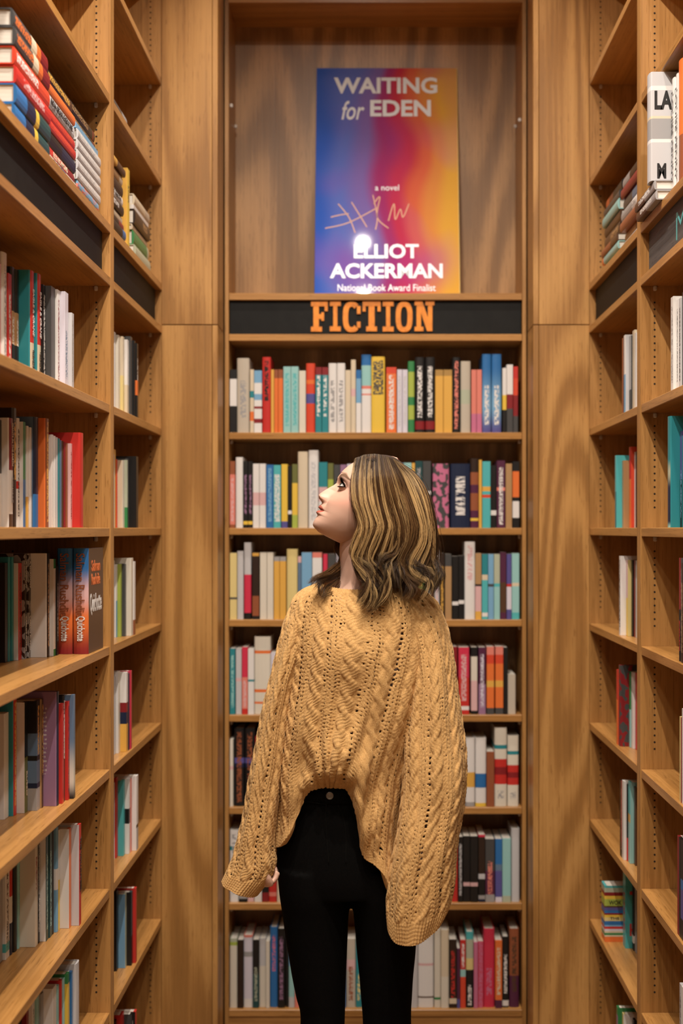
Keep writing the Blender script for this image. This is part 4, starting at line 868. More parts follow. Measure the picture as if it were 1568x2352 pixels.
# ---- eyes: ball with iris, lids and lashes
M['lash'] = plain('lashes', (.010, .006, .005), .9, spec=0)
def eye(s):
    c = np.array((.0435, s*.0315, .002)); R = .0122
    th = np.linspace(0, np.pi, 24); ph = np.linspace(0, 2*np.pi, 32, endpoint=False); T_, P_ = np.meshgrid(th, ph, indexing='ij')
    gz = Vector((1, s*.10, .34)).normalized(); e1 = Vector((0, 1, 0)).cross(gz).normalized(); e2 = gz.cross(e1)
    D = np.cos(T_)[..., None]*np.array(gz)+np.sin(T_)[..., None]*(np.cos(P_)[..., None]*np.array(e1)+np.sin(P_)[..., None]*np.array(e2)); D = D.reshape(-1, 3)
    t_ = T_.ravel(); cc = np.where(t_[:, None] < .26, (.008, .007, .006), np.where(t_[:, None] < .56, (.035, .045, .045), (.78, .75, .72)))
    np_obj('eyeball', h2w(c+D*R)-PORG, grid_faces(24, 32), vc_mat('eye_wet', .08, .6) if 'eye' not in M else M['eye'], body, True, col=cc)
    # lids: shells above and below the opening
    for nm, e0, e1_ in (('eyelid', math.radians(27), math.radians(110)), ('eyelid', math.radians(-100), math.radians(-20))):
        el = np.linspace(e0, e1_, 12); az = np.linspace(-1.75, 1.75, 40); E, Az = np.meshgrid(el, az, indexing='ij')
        k = np.clip(1-(Az/1.15)**2, -.7, 1); E2 = np.where(E > 0, E-(1-k)*.36*np.clip(1-(E-e0)/1.3, 0, 1), E+(1-k)*.20*np.clip(1-(e1_-E)/1.3, 0, 1))
        rr = R+.0013+0*Az
        V = np.stack([np.cos(E2)*np.cos(Az)*rr, np.cos(E2)*np.sin(Az)*rr, np.sin(E2)*rr], -1).reshape(-1, 3)
        np_obj(nm, h2w(c+V)-PORG, grid_faces(12, 40, False), SKIN, body, True, col=np.tile((.52, .30, .22) if e0 > 0 else (.62, .38, .29), (len(V), 1)))
        V = []; Fc = []      # lashes
        edge = E2[0] if e0 > 0 else E2[-1]; up_ = 1 if e0 > 0 else -1; ln = .0085 if e0 > 0 else .003
        for kk in range(4, 37):
            d = np.array((math.cos(edge[kk])*math.cos(az[kk]), math.cos(edge[kk])*math.sin(az[kk]), math.sin(edge[kk]))); p0 = c+d*(R+.0015)
            t2 = np.array((-math.sin(az[kk]), math.cos(az[kk]), 0))*.0010; p1 = p0+d*ln*.62+np.array((0, 0, up_*ln*.40)); p2 = p0+d*ln*.85+np.array((0, 0, up_*ln*1.0))
            n_ = len(V); V += list(h2w(np.array([p0-t2, p0+t2, p1+t2*.7, p1-t2*.7, p2]))-PORG); Fc += [(n_, n_+1, n_+2, n_+3), (n_+3, n_+2, n_+4)]
        if e0 > 0:
            for kk in range(2, 38):   # dark lid line
                qd = []
                for j, dr in ((kk, 0), (kk+1, 0), (kk+1, .05), (kk, .05)):
                    ee = edge[j]+dr*2.6; qd.append(c+np.array((math.cos(ee)*math.cos(az[j]), math.cos(ee)*math.sin(az[j]), math.sin(ee)))*(R+.0019))
                n_ = len(V); V += list(h2w(np.array(qd))-PORG); Fc.append((n_, n_+1, n_+2, n_+3))
        mobj('eyelashes', V, Fc, M['lash'], body)
M['eye'] = vc_mat('eye_wet', .08, .6)
for s in (1, -1): eye(s)
# ------------------------------------------------------------------ sweater
m, nt, b = nmat('mustard_chenille'); tc = nd(nt, 'ShaderNodeTexCoord')
n1 = nd(nt, 'ShaderNodeTexNoise', i_Vector=tc.outputs['Object'], i_Scale=420.0, i_Detail=3.0, i_Roughness=.7)
n2 = nd(nt, 'ShaderNodeTexNoise', i_Vector=tc.outputs['Object'], i_Scale=9.0, i_Detail=2.0)
c1 = ramp(nt, n1.outputs[0], [(.28, (.36, .185, .055)), (.5, (.56, .315, .118)), (.75, (.66, .43, .19))])
c2 = mixc(nt, mth(nt, 'MULTIPLY', n2.outputs[0], .35), c1, (.62, .38, .14))
nt.links.new(c2, b.inputs['Base Color']); b.inputs['Roughness'].default_value = .85; b.inputs['Specular IOR Level'].default_value = .15
b.inputs['Sheen Weight'].default_value = .25; b.inputs['Sheen Tint'].default_value = (1, .8, .5, 1)
bp = nd(nt, 'ShaderNodeBump', i_Strength=.55, i_Distance=.0022, i_Height=n1.outputs[0]); nt.links.new(bp.outputs[0], b.inputs['Normal'])
M['sweater'] = m
def knit(u, v, P, u0, rib):
    """relief (m) and open-lace mask of the cable pattern; u across, v along in metres, rib = 1 on cuffs and hems"""
    u = u+.0016*np.sin(v*37+np.sin(v*13)*2)+.0012*np.sin(v*83+u*20); v = v+.002*np.sin(u*61+v*11)+.0012*np.sin(u*150)
    uu = np.mod(u-u0, P)-P/2; idx = np.floor((u-u0)/P); L = .072; wc = P*.205; ph_ = 2*np.pi*(v/L+.37*idx)
    x = uu; s1 = wc*.55*np.sin(ph_); over = np.cos(ph_); r = wc*.62
    b1 = np.sqrt(np.clip(1-((x-s1)/r)**2, 0, 1))*(.78+.22*over); b2 = np.sqrt(np.clip(1-((x+s1)/r)**2, 0, 1))*(.78-.22*over)
    cab = np.maximum(b1, b2)*.0046
    inc = np.abs(x) < wc*1.22
    # plaited yarn on the cable strands
    yarn = .0006*np.sin(2*np.pi*(v/.0075+np.where(b1 > b2, x-s1, x+s1)/.010))
    # purl ground: rows of little loops
    kn = .0012*np.abs(np.sin(np.pi*x/.0062))*(.55+.45*np.cos(2*np.pi*(v/.0080+.5*np.floor(x/.0062))))
    ridge = .0022*np.exp(-((np.abs(x)-P*.44)/.0045)**2)
    h = np.where(inc, cab+yarn*(cab > .002), kn+ridge)
    # ladders of open stitches beside the cables, small eyelets further out
    j = np.sin(idx*12.9898+np.floor(v/.0112)*78.233)*43758.5453; j = j-np.floor(j)
    j2 = np.sin(idx*3.7+np.floor(v/.0085)*38.233+np.sign(x)*5)*23758.5453; j2 = j2-np.floor(j2)
    lv = np.mod(v, .0112)/.0112-.5; lx = (x-wc*1.42)
    patch = .5+.5*np.sin(idx*2.1+v*9)
    hole = ((lx/.0042)**2+(lv*1.0/.34)**2 < .3+.9*j*patch) & (j < .35+.65*patch)
    lv2 = np.mod(v+.004, .0085)/.0085-.5; lx2 = np.abs(x)-P*.385
    hole |= ((lx2/.0026)**2+(lv2/.28)**2 < .9*j2) & (j2 > .45)
    lx3 = x+wc*1.40
    hole |= (((np.abs(x)-P*.455)/.0022)**2+((np.mod(v+.002, .0085)/.0085-.5)/.27)**2 < .85*(1-j2)) & (j2 < .5)
    hole |= ((lx3/.0022)**2+(lv2/.28)**2 < .8*j2) & (j2 > .42)
    h = np.where(hole, h-.0015, h)
    hr = .0028*np.abs(np.sin(np.pi*u/.0085))+.0003*np.sin(2*np.pi*v/.0065)
    k = np.clip(rib, 0, 1)
    return h*(1-k)+hr*k, hole & (k < .3)
def build_cloth(name, G, U, Vv, P, u0, rib, parent, extra=None, wrapped=True):
    """G (rows, cols, 3) base surface; displaced outwards by the knit; open stitches cut out; edges turned in"""
    nr, nc = G.shape[:2]
    du = np.roll(G, -1, 1)-np.roll(G, 1, 1); dv = np.gradient(G, axis=0); N = np.cross(dv, du); N /= (np.linalg.norm(N, axis=2, keepdims=True)+1e-12)
    ctr = G.mean(1, keepdims=True); sgn = np.sign(((G-ctr)*N).sum(2).mean()); N *= sgn
    h, hole = knit(U, Vv, P, u0, rib)
    G2 = G+N*h[..., None]
    # turned-in edges: few rings inside the rim
    rims = []
    for off, dz in ((.004, .2), (.010, 2), (.016, 12), (.018, 30)):
        k = min(int(dz), nr-1); rims.append(G[nr-1-k]-N[nr-1-k]*off if dz > 1 else G[nr-1]-N[nr-1]*.002)
    G3 = np.concatenate([G2, np.array(rims)], 0)
    V = G3.reshape(-1, 3); Q = grid_faces(nr+4, nc)
    hm = np.concatenate([hole, np.zeros((4, nc), bool)], 0).ravel()
    keep = hm[Q].sum(1) < 3
    return np_obj(name, V-PORG, Q[keep], M['sweater'], parent, True)
sweater = None
# torso: cross-section table by photo height (pixel y -> centre x, half width px, half depth m)
TB = np.array([(1330,824,80,.066),(1344,826,104,.082),(1354,829,130,.094),(1372,834,155,.108),(1395,838,170,.120),(1440,839,180,.134),(1500,836,182,.146),(1600,818,172,.148),(1700,800,163,.142),(1800,786,158,.138),(1900,780,154,.142),(1960,780,152,.146),(2060,780,150,.150)], float)
TBd = cr(TB, 400); tbi = lambda y, k: np.interp(y, TBd[:, 0], TBd[:, k])
nr, nc = 350, 520
phi = np.linspace(-np.pi, np.pi, nc, endpoint=False); sp = np.sin(phi)
hemF = smooth_tab([(-1.05,1948),(-.97,1940),(-.82,1925),(-.66,1893),(-.56,1848),(-.48,1812),(-.38,1797),(-.2,1792),(-.02,1793),(.07,1800),(.16,1828),(.24,1870),(.29,1915),(.36,1945),(.5,1960),(.62,1985),(.73,2022),(.85,2030),(1.05,2020)])
hem = np.where(np.cos(phi) > 0, hemF(sp), np.interp(sp, [-1, 0, 1], [1948, 1975, 2020]))
top = 1336+16*np.clip(np.cos(phi), 0, 1)**2
vv = np.linspace(0, 1, nr)[:, None]
yy = top+(hem-top)*vv; PHI = np.broadcast_to(phi, yy.shape)
xc, a_, b_ = tbi(yy, 1), tbi(yy, 2), tbi(yy, 3)
frontm = np.clip(np.cos(PHI), 0, 1)
# loose folds: blousing over the tuck, swags fanning from it, hanging folds on the sides
tuck = np.exp(-((np.sin(PHI)+.12)/.36)**2)*(np.cos(PHI) > 0)
bl = .018*tuck*np.exp(-((vv-.84)/.12)**2)-.045*tuck*np.clip((vv-.90)/.10, 0, 1)**1.6
fan = np.arctan2(np.sin(PHI)+.12, np.clip(1.12-vv, .05, 2))
sw = .006*np.sin(fan*17+1.2)*np.clip((vv-.35)/.4, 0, 1)*frontm*(1-.4*tuck)
sw += .010*np.exp(-((np.sin(PHI)-.20-.25*(1-vv))/.045)**2)*np.clip((vv-.55)/.25, 0, 1)*frontm
sw += .009*np.sin(PHI*9+2)*np.clip((vv-.5)/.4, 0, 1)*(np.abs(np.sin(PHI)) > .5)
sw += .004*np.sin(PHI*5+vv*9)+.003*np.sin(PHI*3-vv*14)
rad = 1+(bl+sw)/.15
X = (xc+a_*np.sign(np.sin(PHI))*np.abs(np.sin(PHI))**.9*(1+(sw*.6)/.15)-CX)*Y0/F
Yw = 2.862-b_*np.sign(np.cos(PHI))*np.abs(np.cos(PHI))**.85*np.where(np.cos(PHI) > 0, rad, 1)
Zw = CZ-(yy-CY)*Y0/F
G = np.stack([X, Yw, Zw], -1)
drift = .62*np.clip(np.sin(PHI), 0, 1)*vv*np.clip(frontm*3, 0, 1)-.10*np.clip(-np.sin(PHI), 0, 1)*vv
U = .152*(PHI+drift); Vm = (yy-1336)/1021
rib = np.maximum(np.clip((vv-.945)/.02, 0, 1)*(1-tuck*.6), np.clip((.035-vv)/.015, 0, 1))
sweater = build_cloth('sweater', G, U, np.broadcast_to(Vm, yy.shape), .0682, .018, rib, person)
def sleeve(name, rings, Yc, nr, nc, P, u0, circ, ribfrom, tuckf=None):
    R = cr(rings, nr); th = np.linspace(-np.pi, np.pi, nc, endpoint=False)
    xo, yo, xi, yi, yd, bb, tz = R.T
    cxp, cyp = (xo+xi)/2, (yo+yi)/2
    cx_, cz_ = (cxp-CX)*yd/F, CZ-(cyp-CY)*yd/F
    ax, az = (xi-xo)/2*yd/F, -(yi-yo)/2*yd/F
    S_, C_ = np.sin(th), np.cos(th)
    t_ = np.linspace(0, 1, nr)[:, None]
    fold = 1+.05*np.sin(th*4+t_*7)*np.clip(t_*3, 0, 1)+.035*np.sin(th*7-t_*11)+.05*np.sin(t_*30+th*2)*np.exp(-((t_-.52)/.22)**2)*.6
    X = cx_[:, None]+ax[:, None]*S_*(1+.3*(fold-1)); Z = cz_[:, None]+az[:, None]*S_-tz[:, None]*C_
    Yv = yd[:, None]-bb[:, None]*C_*fold
    G = np.stack([X, Yv, Z], -1)
    seg = np.r_[0, np.cumsum(np.hypot(np.diff(cx_), np.diff(cz_)))]
    U = np.broadcast_to(th*circ/(2*np.pi), (nr, nc)); Vm = np.broadcast_to(seg[:, None], (nr, nc))
    rib = np.broadcast_to(np.clip((t_-ribfrom)/.02, 0, 1), (nr, nc))
    return build_cloth(name, G, U, Vm, P, u0, rib, sweater)
# rings: outer x,y, inner x,y (pixels), depth of the axis, half depth, drop of the near rim
s1 = sleeve('sleeve', [(700,1368,760,1440,2.85,.07,0),(664,1405,722,1480,2.845,.072,0),(644,1470,694,1530,2.835,.070,0),(626,1545,676,1585,2.825,.066,0),(604,1630,664,1652,2.815,.062,0),(588,1710,655,1726,2.81,.060,0),(573,1790,645,1804,2.805,.060,0),(561,1865,634,1880,2.80,.058,0),(549,1920,630,1938,2.795,.056,0),(537,1966,632,1978,2.79,.054,.004),(523,1998,622,2012,2.785,.048,.004),(511,2026,590,2054,2.78,.042,.002)], 0, 330, 230, .0667, .02, .40, .90)
s2 = sleeve('sleeve', [(965,1362,905,1440,2.85,.07,0),(1012,1410,930,1480,2.835,.085,0),(1036,1490,938,1540,2.82,.088,0),(1048,1575,932,1610,2.805,.085,0),(1059,1660,926,1680,2.79,.082,0),(1069,1745,926,1760,2.775,.080,0),(1065,1830,922,1840,2.765,.080,0),(1054,1905,912,1915,2.755,.078,0),(1046,1965,898,1985,2.75,.076,.004),(1043,2020,892,2050,2.745,.072,.012),(1032,2066,890,2098,2.74,.066,.020),(1014,2098,893,2136,2.735,.058,.030)], 0, 340, 300, .0675, .03, .54, .885)

# ------------------------------------------------------------------ jeans
m, nt, b = nmat('black_denim'); tc = nd(nt, 'ShaderNodeTexCoord')
n1 = nd(nt, 'ShaderNodeTexNoise', i_Vector=nd(nt, 'ShaderNodeMapping', i_Vector=tc.outputs['Object'], i_Scale=(900, 900, 300)).outputs[0], i_Scale=1.0, i_Detail=2.0)
nt.links.new(ramp(nt, n1.outputs[0], [(.3, (.002, .002, .002)), (.7, (.0045, .0042, .004))]), b.inputs['Base Color']); b.inputs['Roughness'].default_value = .9; b.inputs['Specular IOR Level'].default_value = .06
M['denim'] = m
M['denim_seam'] = plain('denim_seam', (.006, .0055, .005), .9, spec=.1)
M['button'] = plain('jeans_button', (.22, .21, .20), .38, .9)
ja = Acc()
ja.add(ringloft([pr(652,882,1793,2.868,.098), pr(648,890,1840,2.87,.104), pr(638,905,1900,2.872,.112), pr(632,916,1960,2.872,.118), pr(633,924,2010,2.872,.118), pr(640,930,2050,2.872,.110)], 60, 50))
for s, rows in ((-1, [(634,800,1990,.112),(638,802,2050,.108),(645,800,2100,.098),(652,798,2150,.090),(660,796,2200,.083),(668,794,2250,.076),(678,792,2300,.069),(688,791,2352,.063),(680,786,2500,.064),(698,782,2620,.052),(710,776,2735,.044)]),
                (1, [(802,926,1990,.112),(806,938,2050,.108),(810,950,2100,.098),(815,957,2150,.090),(819,955,2200,.083),(824,950,2250,.076),(828,947,2300,.069),(832,945,2352,.063),(838,948,2500,.064),(846,936,2620,.052),(850,916,2735,.044)])):
    ja.add(ringloft([pr(a, c_, y, 2.872, d) for a, c_, y, d in rows], 40, 90))
jm = remesh(ja, .005, 'jeans', 3)
co = np.empty(len(jm.vertices)*3, np.float32); jm.vertices.foreach_get('co', co); jm.vertices.foreach_set('co', (co.reshape(-1, 3)-PORG).astype(np.float32).ravel())
jm.polygons.foreach_set('use_smooth', np.ones(len(jm.polygons), bool)); jm.materials.clear(); jm.materials.append(M['denim'])
jeans = link(bpy.data.objects.new('jeans', jm), person)
def wrapband(name, y0, y1, grow, mat):
    """band following the waist between two heights"""
    n = 72; th = np.linspace(0, 2*np.pi, n, endpoint=False); V = []
    for y, gr in ((y0, grow-.002), (y0, grow), (y1, grow), (y1, grow-.002)):
        t_ = (y-1793)/(1840-1793); xl, xr, bb = 652-4*t_, 882+8*t_, .098+.006*t_; c_ = PX((xl+xr)/2); a = (PX(xr)-PX(xl))/2
        V.append(np.stack([c_+(a+gr)*np.cos(th), 2.868+(bb+gr)*np.sin(th), np.full(n, PZ(y))], -1))
    return np_obj(name, np.concatenate(V)-PORG, grid_faces(4, n), mat, jeans, True)
wrapband('waistband', 1791, 1830, .003, M['denim'])
def on_waist(px, y, out):
    t_ = (y-1793)/(1840-1793); xl, xr, bb = 652-4*t_, 882+8*t_, .098+.006*t_; c_ = PX((xl+xr)/2); a = (PX(xr)-PX(xl))/2+.003; x = PX(px)
    return np.array((x, 2.868-(bb+.003)*math.sqrt(max(0, 1-((x-c_)/a)**2))-out, PZ(y)))
p = on_waist(760, 1811, .0); n = 24; V = []; Fc = []
for r, o_ in ((.0088, 0), (.0088, .003), (.0068, .0042), (.0060, .0034), (.0022, .0042), (.0001, .0044)):
    V += [p-PORG+np.array((r*math.cos(k*2*math.pi/n), -o_, r*math.sin(k*2*math.pi/n))) for k in range(n)]
for a in range(5): Fc += [(a*n+k, a*n+(k+1) % n, (a+1)*n+(k+1) % n, (a+1)*n+k) for k in range(n)]
bt = mobj('button', V, Fc, M['button'], jeans, True); bt['label'] = 'round silver jeans button'
for lst in ([(752,1830),(751,1815),(752,1795)], [(778,1832),(790,1860),(796,1900),(796,1960)], [(706,1826),(735,1829),(752,1830)], [(752,1830),(752,1880),(758,1960)]):
    P = [on_waist(x, y, .0006) if y < 1840 else np.array((PX(x), 2.872-(.104+.014*min(1, (y-1840)/120))*math.sqrt(max(0, 1-((x-770)/138)**2))-.0015, PZ(y))) for x, y in lst]
    V, Fq = tube(P, [.0008]*len(P), 6, 20); mobj('seam', [np.array(v)-PORG for v in V], Fq, M['denim_seam'], jeans, True)
# ankle boots (below the picture): sole on the floor
M['boot'] = plain('black_leather', (.012, .011, .010), .4)
for s in (-1, 1):
    fx = PX(LEG[s][-1][0]); ba = Acc()
    ba.add(tube([(fx, 2.88, .17), (fx, 2.88, .10), (fx, 2.875, .055)], [.050, .052, .050], 20, 16))
    ba.add(ringloft([((fx, 2.925, .034), (.030,0,0), (0,0,.034)), ((fx, 2.88, .045), (.043,0,0), (0,0,.045)), ((fx+s*.006, 2.80, .04), (.044,0,0), (0,0,.04)), ((fx+s*.014, 2.73, .034), (.048,0,0), (0,0,.034)), ((fx+s*.018, 2.67, .022), (.032,0,0), (0,0,.022))], 24, 30))
    bmh = remesh(ba, .004, 'ankle_boot', 2); c2_ = np.empty(len(bmh.vertices)*3, np.float32); bmh.vertices.foreach_get('co', c2_); c2_ = c2_.reshape(-1, 3); c2_[:, 2] -= c2_[:, 2].min(); bmh.vertices.foreach_set('co', (c2_-PORG).astype(np.float32).ravel())
    bmh.materials.clear(); bmh.materials.append(M['boot']); bmh.polygons.foreach_set('use_smooth', np.ones(len(bmh.polygons), bool)); link(bpy.data.objects.new('ankle_boot', bmh), person)
# ------------------------------------------------------------------ hair: wavy shoulder-length locks over a dark under-layer
GU = [[(560,150),(546,270),(540,410),(546,545),(592,685),(622,800),(558,960),(534,1062),(606,1165),(702,1275),(690,1390),(606,1520)],
 [(600,132),(566,280),(556,430),(575,560),(612,690),(640,820),(600,960),(560,1070),(640,1200),(712,1310),(650,1440),(590,1500)],
 [(650,112),(640,290),(645,430),(655,560),(700,715),(690,830),(640,960),(585,1090),(610,1240),(690,1350),(730,1470),(672,1580)],
 [(690,108),(668,290),(672,440),(690,570),(735,700),(765,800),(700,950),(675,1080),(720,1180),(800,1290),(835,1370),(760,1540)],
 [(735,106),(728,280),(738,420),(756,560),(785,690),(812,815),(755,970),(705,1090),(740,1220),(820,1330),(790,1470),(700,1580)],
 [(780,112),(790,280),(808,420),(830,560),(862,690),(882,800),(836,950),(800,1080),(850,1190),(880,1310),(860,1420),(800,1500)],
 [(830,126),(862,280),(892,420),(930,560),(970,690),(1000,820),(1025,940),(985,1020),(890,1075),(800,1100),(760,1190),(840,1330)],
 [(875,142),(930,280),(975,420),(1015,560),(1045,690),(1062,820),(1020,960),(960,1090),(985,1220),(1050,1330),(1060,1410),(1000,1480)],
 [(915,158),(1000,290),(1060,420),(1110,560),(1150,690),(1180,820),(1160,950),(1095,1060),(1065,1160),(1130,1240),(1240,1295),(1170,1440)],
 [(950,178),(1060,290),(1130,420),(1180,560),(1215,690),(1240,820),(1232,940),(1180,1060),(1120,1170),(1190,1260),(1260,1300),(1210,1430)],
 [(980,195),(1095,290),(1170,410),(1218,550),(1244,690),(1258,820),(1262,940),(1240,1060),(1230,1170),(1290,1260),(1310,1330),(1250,1420)],
 [(990,202),(1110,292),(1188,410),(1232,550),(1256,690),(1270,820),(1285,940),(1300,1060),(1320,1160),(1345,1230),(1310,1300),(1280,1380)]]
GU = np.array(GU, float)
DEP = np.array([.012, .062, .080, .088, .092, .094, .094, .094, .098, .106, .114, .118])
FAR = np.array([[(380,860),(350,930),(365,1000),(405,1060),(395,1120),(330,1170),(240,1235),(150,1285),(112,1310)],
 [(430,880),(405,960),(410,1030),(440,1090),(420,1160),(370,1210),(300,1250),(220,1280),(160,1320)],
 [(450,900),(440,1000),(445,1080),(435,1160),(410,1230),(350,1275),(270,1300),(240,1360),(262,1450)],
 [(460,950),(450,1050),(440,1130),(420,1210),(405,1280),(385,1350),(340,1410),(290,1440),(230,1450)]], float)
FARD = np.array([-.05, -.05, -.045, -.035, -.01, .03, .065, .085, .092])
DK, MD, LT, BL = np.array((.034, .0155, .006)), np.array((.115, .052, .018)), np.array((.31, .165, .056)), np.array((.64, .42, .18))
rg = [(103,690,830,.010,.004),(112,640,885,.036,.004),(135,606,945,.056,.002),(190,590,1018,.072,0),(280,586,1098,.084,0),(400,590,1160,.088,0),(550,606,1200,.088,0),(700,640,1215,.088,0),(850,655,1222,.086,0),(1000,640,1214,.084,.002),(1150,660,1208,.082,.006),(1270,720,1190,.076,.012),(1350,780,1150,.050,.03)]
RGD = cr(rg, 300)
_zx = ((HVw[:, 0]*F/Y0+CX)-680)*4.126; _zy = ((CY-(HVw[:, 2]-CZ)*F/Y0)-1020)*4.126; _d = Y0-HVw[:, 1]
HD = np.full((60, 70), -1.); np.maximum.at(HD, (np.clip((_zy/20).astype(int), 0, 59), np.clip((_zx/20).astype(int), 0, 69)), _d)
for _ in range(3): HD = np.maximum(HD, np.where(HD < -.5, np.maximum.reduce([np.roll(HD, 1, 0), np.roll(HD, -1, 0), np.roll(HD, 1, 1), np.roll(HD, -1, 1)])-.012, -1))
def headdepth(x, y):
    gx, gy = np.clip(x/20-.5, 0, 68.9), np.clip(y/20-.5, 0, 58.9); i_, j_ = gy.astype(int), gx.astype(int); fy, fx = gy-i_, gx-j_
    a = np.maximum.reduce([HD[i_, j_], HD[i_+1, j_], HD[i_, j_+1], HD[i_+1, j_+1]])
    return np.where(a > .0, a+.001, 0)
def hull(x, y):
    """depth of the under-layer towards the aisle mouth at a point of the head"""
    a, c_, bq, off = (np.interp(y, RGD[:, 0], RGD[:, k]) for k in (1, 2, 3, 4)); t_ = (x-(a+c_)/2)/((c_-a)/2)
    return np.maximum(np.where((y > 103) & (y < 1350), off+bq*np.sqrt(np.clip(1-t_**2, 0, 1)), 0)*(np.abs(t_) < 1), headdepth(x, y))
HP = []; HR = []; HC = []
NP = 26
def lock(path, dep, nst, spread, tone, rad=.00045, lay=0., curl=0., dim=.75, near=True):
    """path (n,2) in zoom pixels, dep (n) metres towards the aisle mouth; adds nst strands"""
    P = cr(np.c_[path, dep*4000], NP); t = np.linspace(0, 1, NP)
    if curl:
        tn = rng.uniform(.55, 1.25)*rng.choice([-1, 1]); k_ = np.clip((t-.62)/.38, 0, 1); an = 2*np.pi*tn*k_; R_ = rng.uniform(12, 34)*curl*np.clip(k_*2.2, 0, 1)
        P[:, 0] += R_*np.sin(an); P[:, 1] -= R_*(1-np.cos(an))*.5; P[:, 2] += R_*(1-np.cos(an))*.45
    w0 = spread*(.55+.8*np.sin(np.pi*np.clip(t*1.05, 0, 1))**.8*(1-.45*t))
    for k in range(nst):
        o = rng.normal(0, 1, 2); ph = rng.uniform(0, 6.28); fr = rng.uniform(2, 4)
        off = w0*(o[0]+.22*np.sin(fr*t*6.28+ph)); d = np.gradient(P[:, :2], axis=0); d /= np.linalg.norm(d, axis=1, keepdims=True)+1e-9
        nrm = np.stack([-d[:, 1], d[:, 0]], -1); Q = P[:, :2]+nrm*off[:, None]+np.stack([0*t, rng.uniform(-20, 14)*t], -1)
        end = rng.uniform(.86, 1.0); ti = np.linspace(0, end, NP); Qx = np.interp(ti, t, Q[:, 0]); Qy = np.interp(ti, t, Q[:, 1]); D = np.interp(ti, t, P[:, 2])/4000+.0022*o[1]*(.4+.6*np.sin(np.pi*ti))
        D = np.maximum(D, (hull(Qx, Qy)+.0015+.002*abs(o[1])+lay) if near else -9); D = np.convolve(np.pad(D, 2, mode='edge'), np.ones(5)/5, 'valid')
        Yd = Y0-D; HP.append(np.stack([(ZX(Qx)-CX)*Y0/F, Yd, CZ-(ZY(Qy)-CY)*Y0/F], -1))
        HR.append(rad*rng.uniform(.7, 1.15)*np.clip(1.25-ti, .25, 1)*np.clip(.55+ti*5, 0, 1))
        v = rng.uniform(.8, 1.2); base = np.clip((tone+rng.normal(0, .08)), 0, 1)
        c = np.where(base < .33, DK+(MD-DK)*base/.33, np.where(base < .66, MD+(LT-MD)*(base-.33)/.33, LT+(BL-LT)*(base-.66)/.34)) if True else 0
        root = np.clip(.22+ti*3.4, 0, 1)[:, None]; endk = (1-dim*np.clip((ti-.48)/.4, 0, 1))[:, None]
        HC.append((DK*.8+(c-DK*.8)*root)*endk*v)
def gpath(s):
    k = min(int(s), len(GU)-2); f = s-k; return GU[k]*(1-f)+GU[k+1]*f
tl = np.linspace(0, 1, 12)
for k in range(110):          # under layer, dark
    s = rng.uniform(.4, 11) if k < 90 else rng.uniform(8, 11); p = gpath(s).copy(); a = rng.uniform(0, 6.28)
    p[:, 0] += (rng.normal(0, 16)+22*np.sin(tl*9+a))*np.clip(tl*2, 0, 1); p[:, 1] += rng.normal(0, 16)*tl; p[:, 1] -= rng.uniform(0, 110)*tl**2
    lock(p, DEP-rng.uniform(.010, .040)*np.clip(tl*4, .1, 1), 17, rng.uniform(9, 15), rng.choice([.08, .15, .25, .35]), .0006, curl=1.)
for k in range(170):         # top layer with blonde streaks
    s = (k+rng.uniform(0, 1))/170*11; p = gpath(s).copy(); a = rng.uniform(0, 6.28); amp = rng.uniform(4, 20)
    p[:, 0] += (rng.normal(0, 8)+amp*np.sin(tl*10+a))*np.clip(tl*2-.2, 0, 1); p[:, 1] += rng.normal(0, 14)*tl
    if rng.uniform() < .35: p[:, 1] -= rng.uniform(0, 170)*tl**2
    tone = rng.choice([.12, .22, .34, .48, .80, .97], p=[.14, .24, .24, .14, .13, .11])
    lock(p, DEP+rng.uniform(-.004, .008)*np.clip(tl*3, 0, 1), 20, rng.uniform(4, 8), tone, lay=rng.uniform(.001, .007), curl=.8, dim=rng.choice([.35, .65, .8]))
for k in range(12):          # the strongest face-framing and outer highlights
    s = [0.05, .3, .6, 1.6, 2.4, 3.2, 4.1, 5.0, 7.9, 8.2, 8.6, 9.3][k]; p = gpath(s).copy(); p[:, 0] += rng.normal(0, 5)
    lock(p, DEP+.009*np.clip(tl*3, 0, 1), 24, 6, .97, lay=.008, dim=.1, curl=.35)
for k in range(26):          # hair of the far side showing beyond the neck
    s = rng.uniform(0, 2.99); i0 = int(s); f = s-i0; p = FAR[i0]*(1-f)+FAR[i0+1]*f; p = p+rng.normal(0, 8, 2)
    lock(p, FARD+rng.uniform(-.008, .006), 18, rng.uniform(6, 11), rng.choice([.12, .22, .32, .42]), dim=.3, curl=.6, near=False)
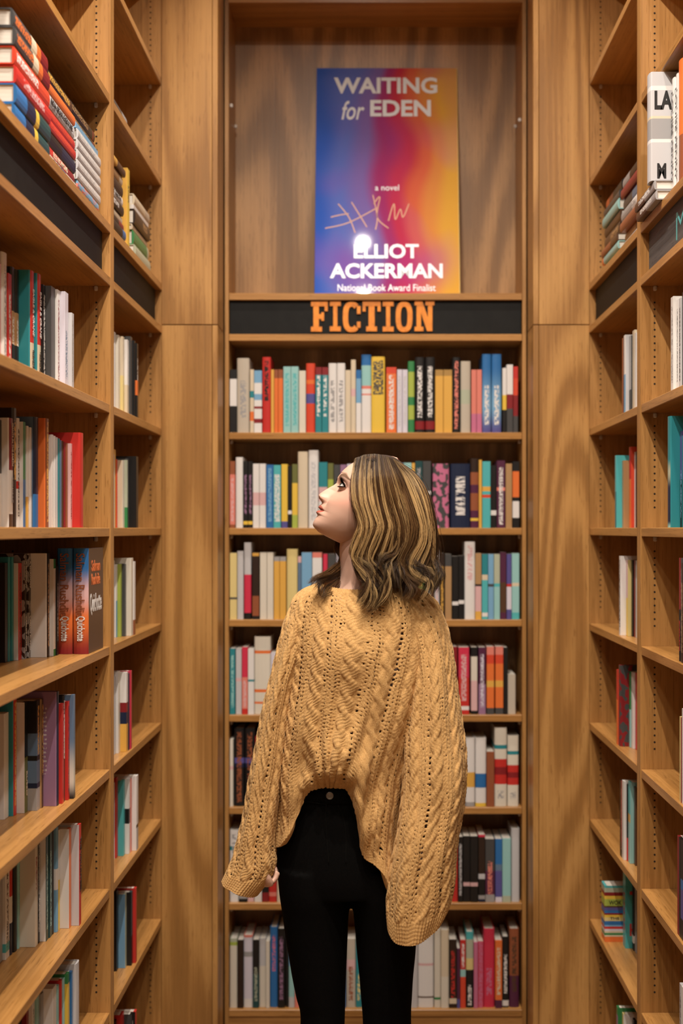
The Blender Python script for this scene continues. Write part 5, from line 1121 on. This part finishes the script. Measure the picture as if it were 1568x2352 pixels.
for k in range(70):          # fly-away single hairs
    p = gpath(rng.uniform(0, 11)).copy(); p[:, 0] += (rng.normal(0, 20)+26*np.sin(tl*rng.uniform(5, 9)+rng.uniform(0, 6)))*tl; p[:, 1] += rng.normal(0, 25)*tl
    lock(p, DEP+rng.uniform(-.01, .012), 1, 3, rng.choice([.4, .6, .8]), .0004)
for k in range(40):          # hairline baby hairs on the parting
    lock(np.stack([np.linspace(560+k*10, 552+k*10.5, 4), np.linspace(140-20*math.sin(min(1, k/14)*1.5)+max(0, k-20)*2.6, 130+max(0, k-20)*3+40, 4)], -1), np.array([-.02, .0, .03, .05]), 8, 7, .2, .0006)
HP = np.array(HP); HR = np.array(HR); HC = np.array(HC); ns_, npt = HP.shape[:2]
Tn = np.gradient(HP, axis=1); Tn /= np.linalg.norm(Tn, axis=2, keepdims=True)+1e-12
ref = np.array((.2, 1, .1)); A1 = np.cross(Tn, ref); A1 /= np.linalg.norm(A1, axis=2, keepdims=True)+1e-12; A2 = np.cross(Tn, A1)
rings = np.stack([HP+HR[..., None]*(math.cos(a)*A1+math.sin(a)*A2) for a in (math.pi/2, math.pi*7/6, math.pi*11/6)], 2)   # (ns, npt, 3, 3)
Vh = rings.reshape(-1, 3); base = (np.arange(ns_)[:, None, None]*npt+np.arange(npt-1)[None, :, None])*3; j_ = np.arange(3)[None, None, :]; j2 = (j_+1) % 3
Qh = np.stack([base+j_, base+j2, base+3+j2, base+3+j_], -1).reshape(-1, 4)
Ch = np.repeat(HC.reshape(-1, 3), 3, 0)
M['hair'] = vc_mat('hair_strands', .42, .35)
hair = np_obj('hair', Vh-PORG, Qh, M['hair'], person, True, col=np.clip(Ch, 0, 1))
# dark volume beneath the strands
M['hair_base'] = plain('hair_base', (.026, .012, .005), .6)
V_, F_ = ringloft([((PX(ZX((a+c_)/2)), Y0-off, PZ(ZY(y))), (PX(ZX(c_))-PX(ZX((a+c_)/2)), 0, 0), (0, bq, 0)) for y, a, c_, bq, off in rg], 40, 60)
hb = mobj('hair_underlayer', [np.array(v)-PORG for v in V_], F_, M['hair_base'], hair, True)
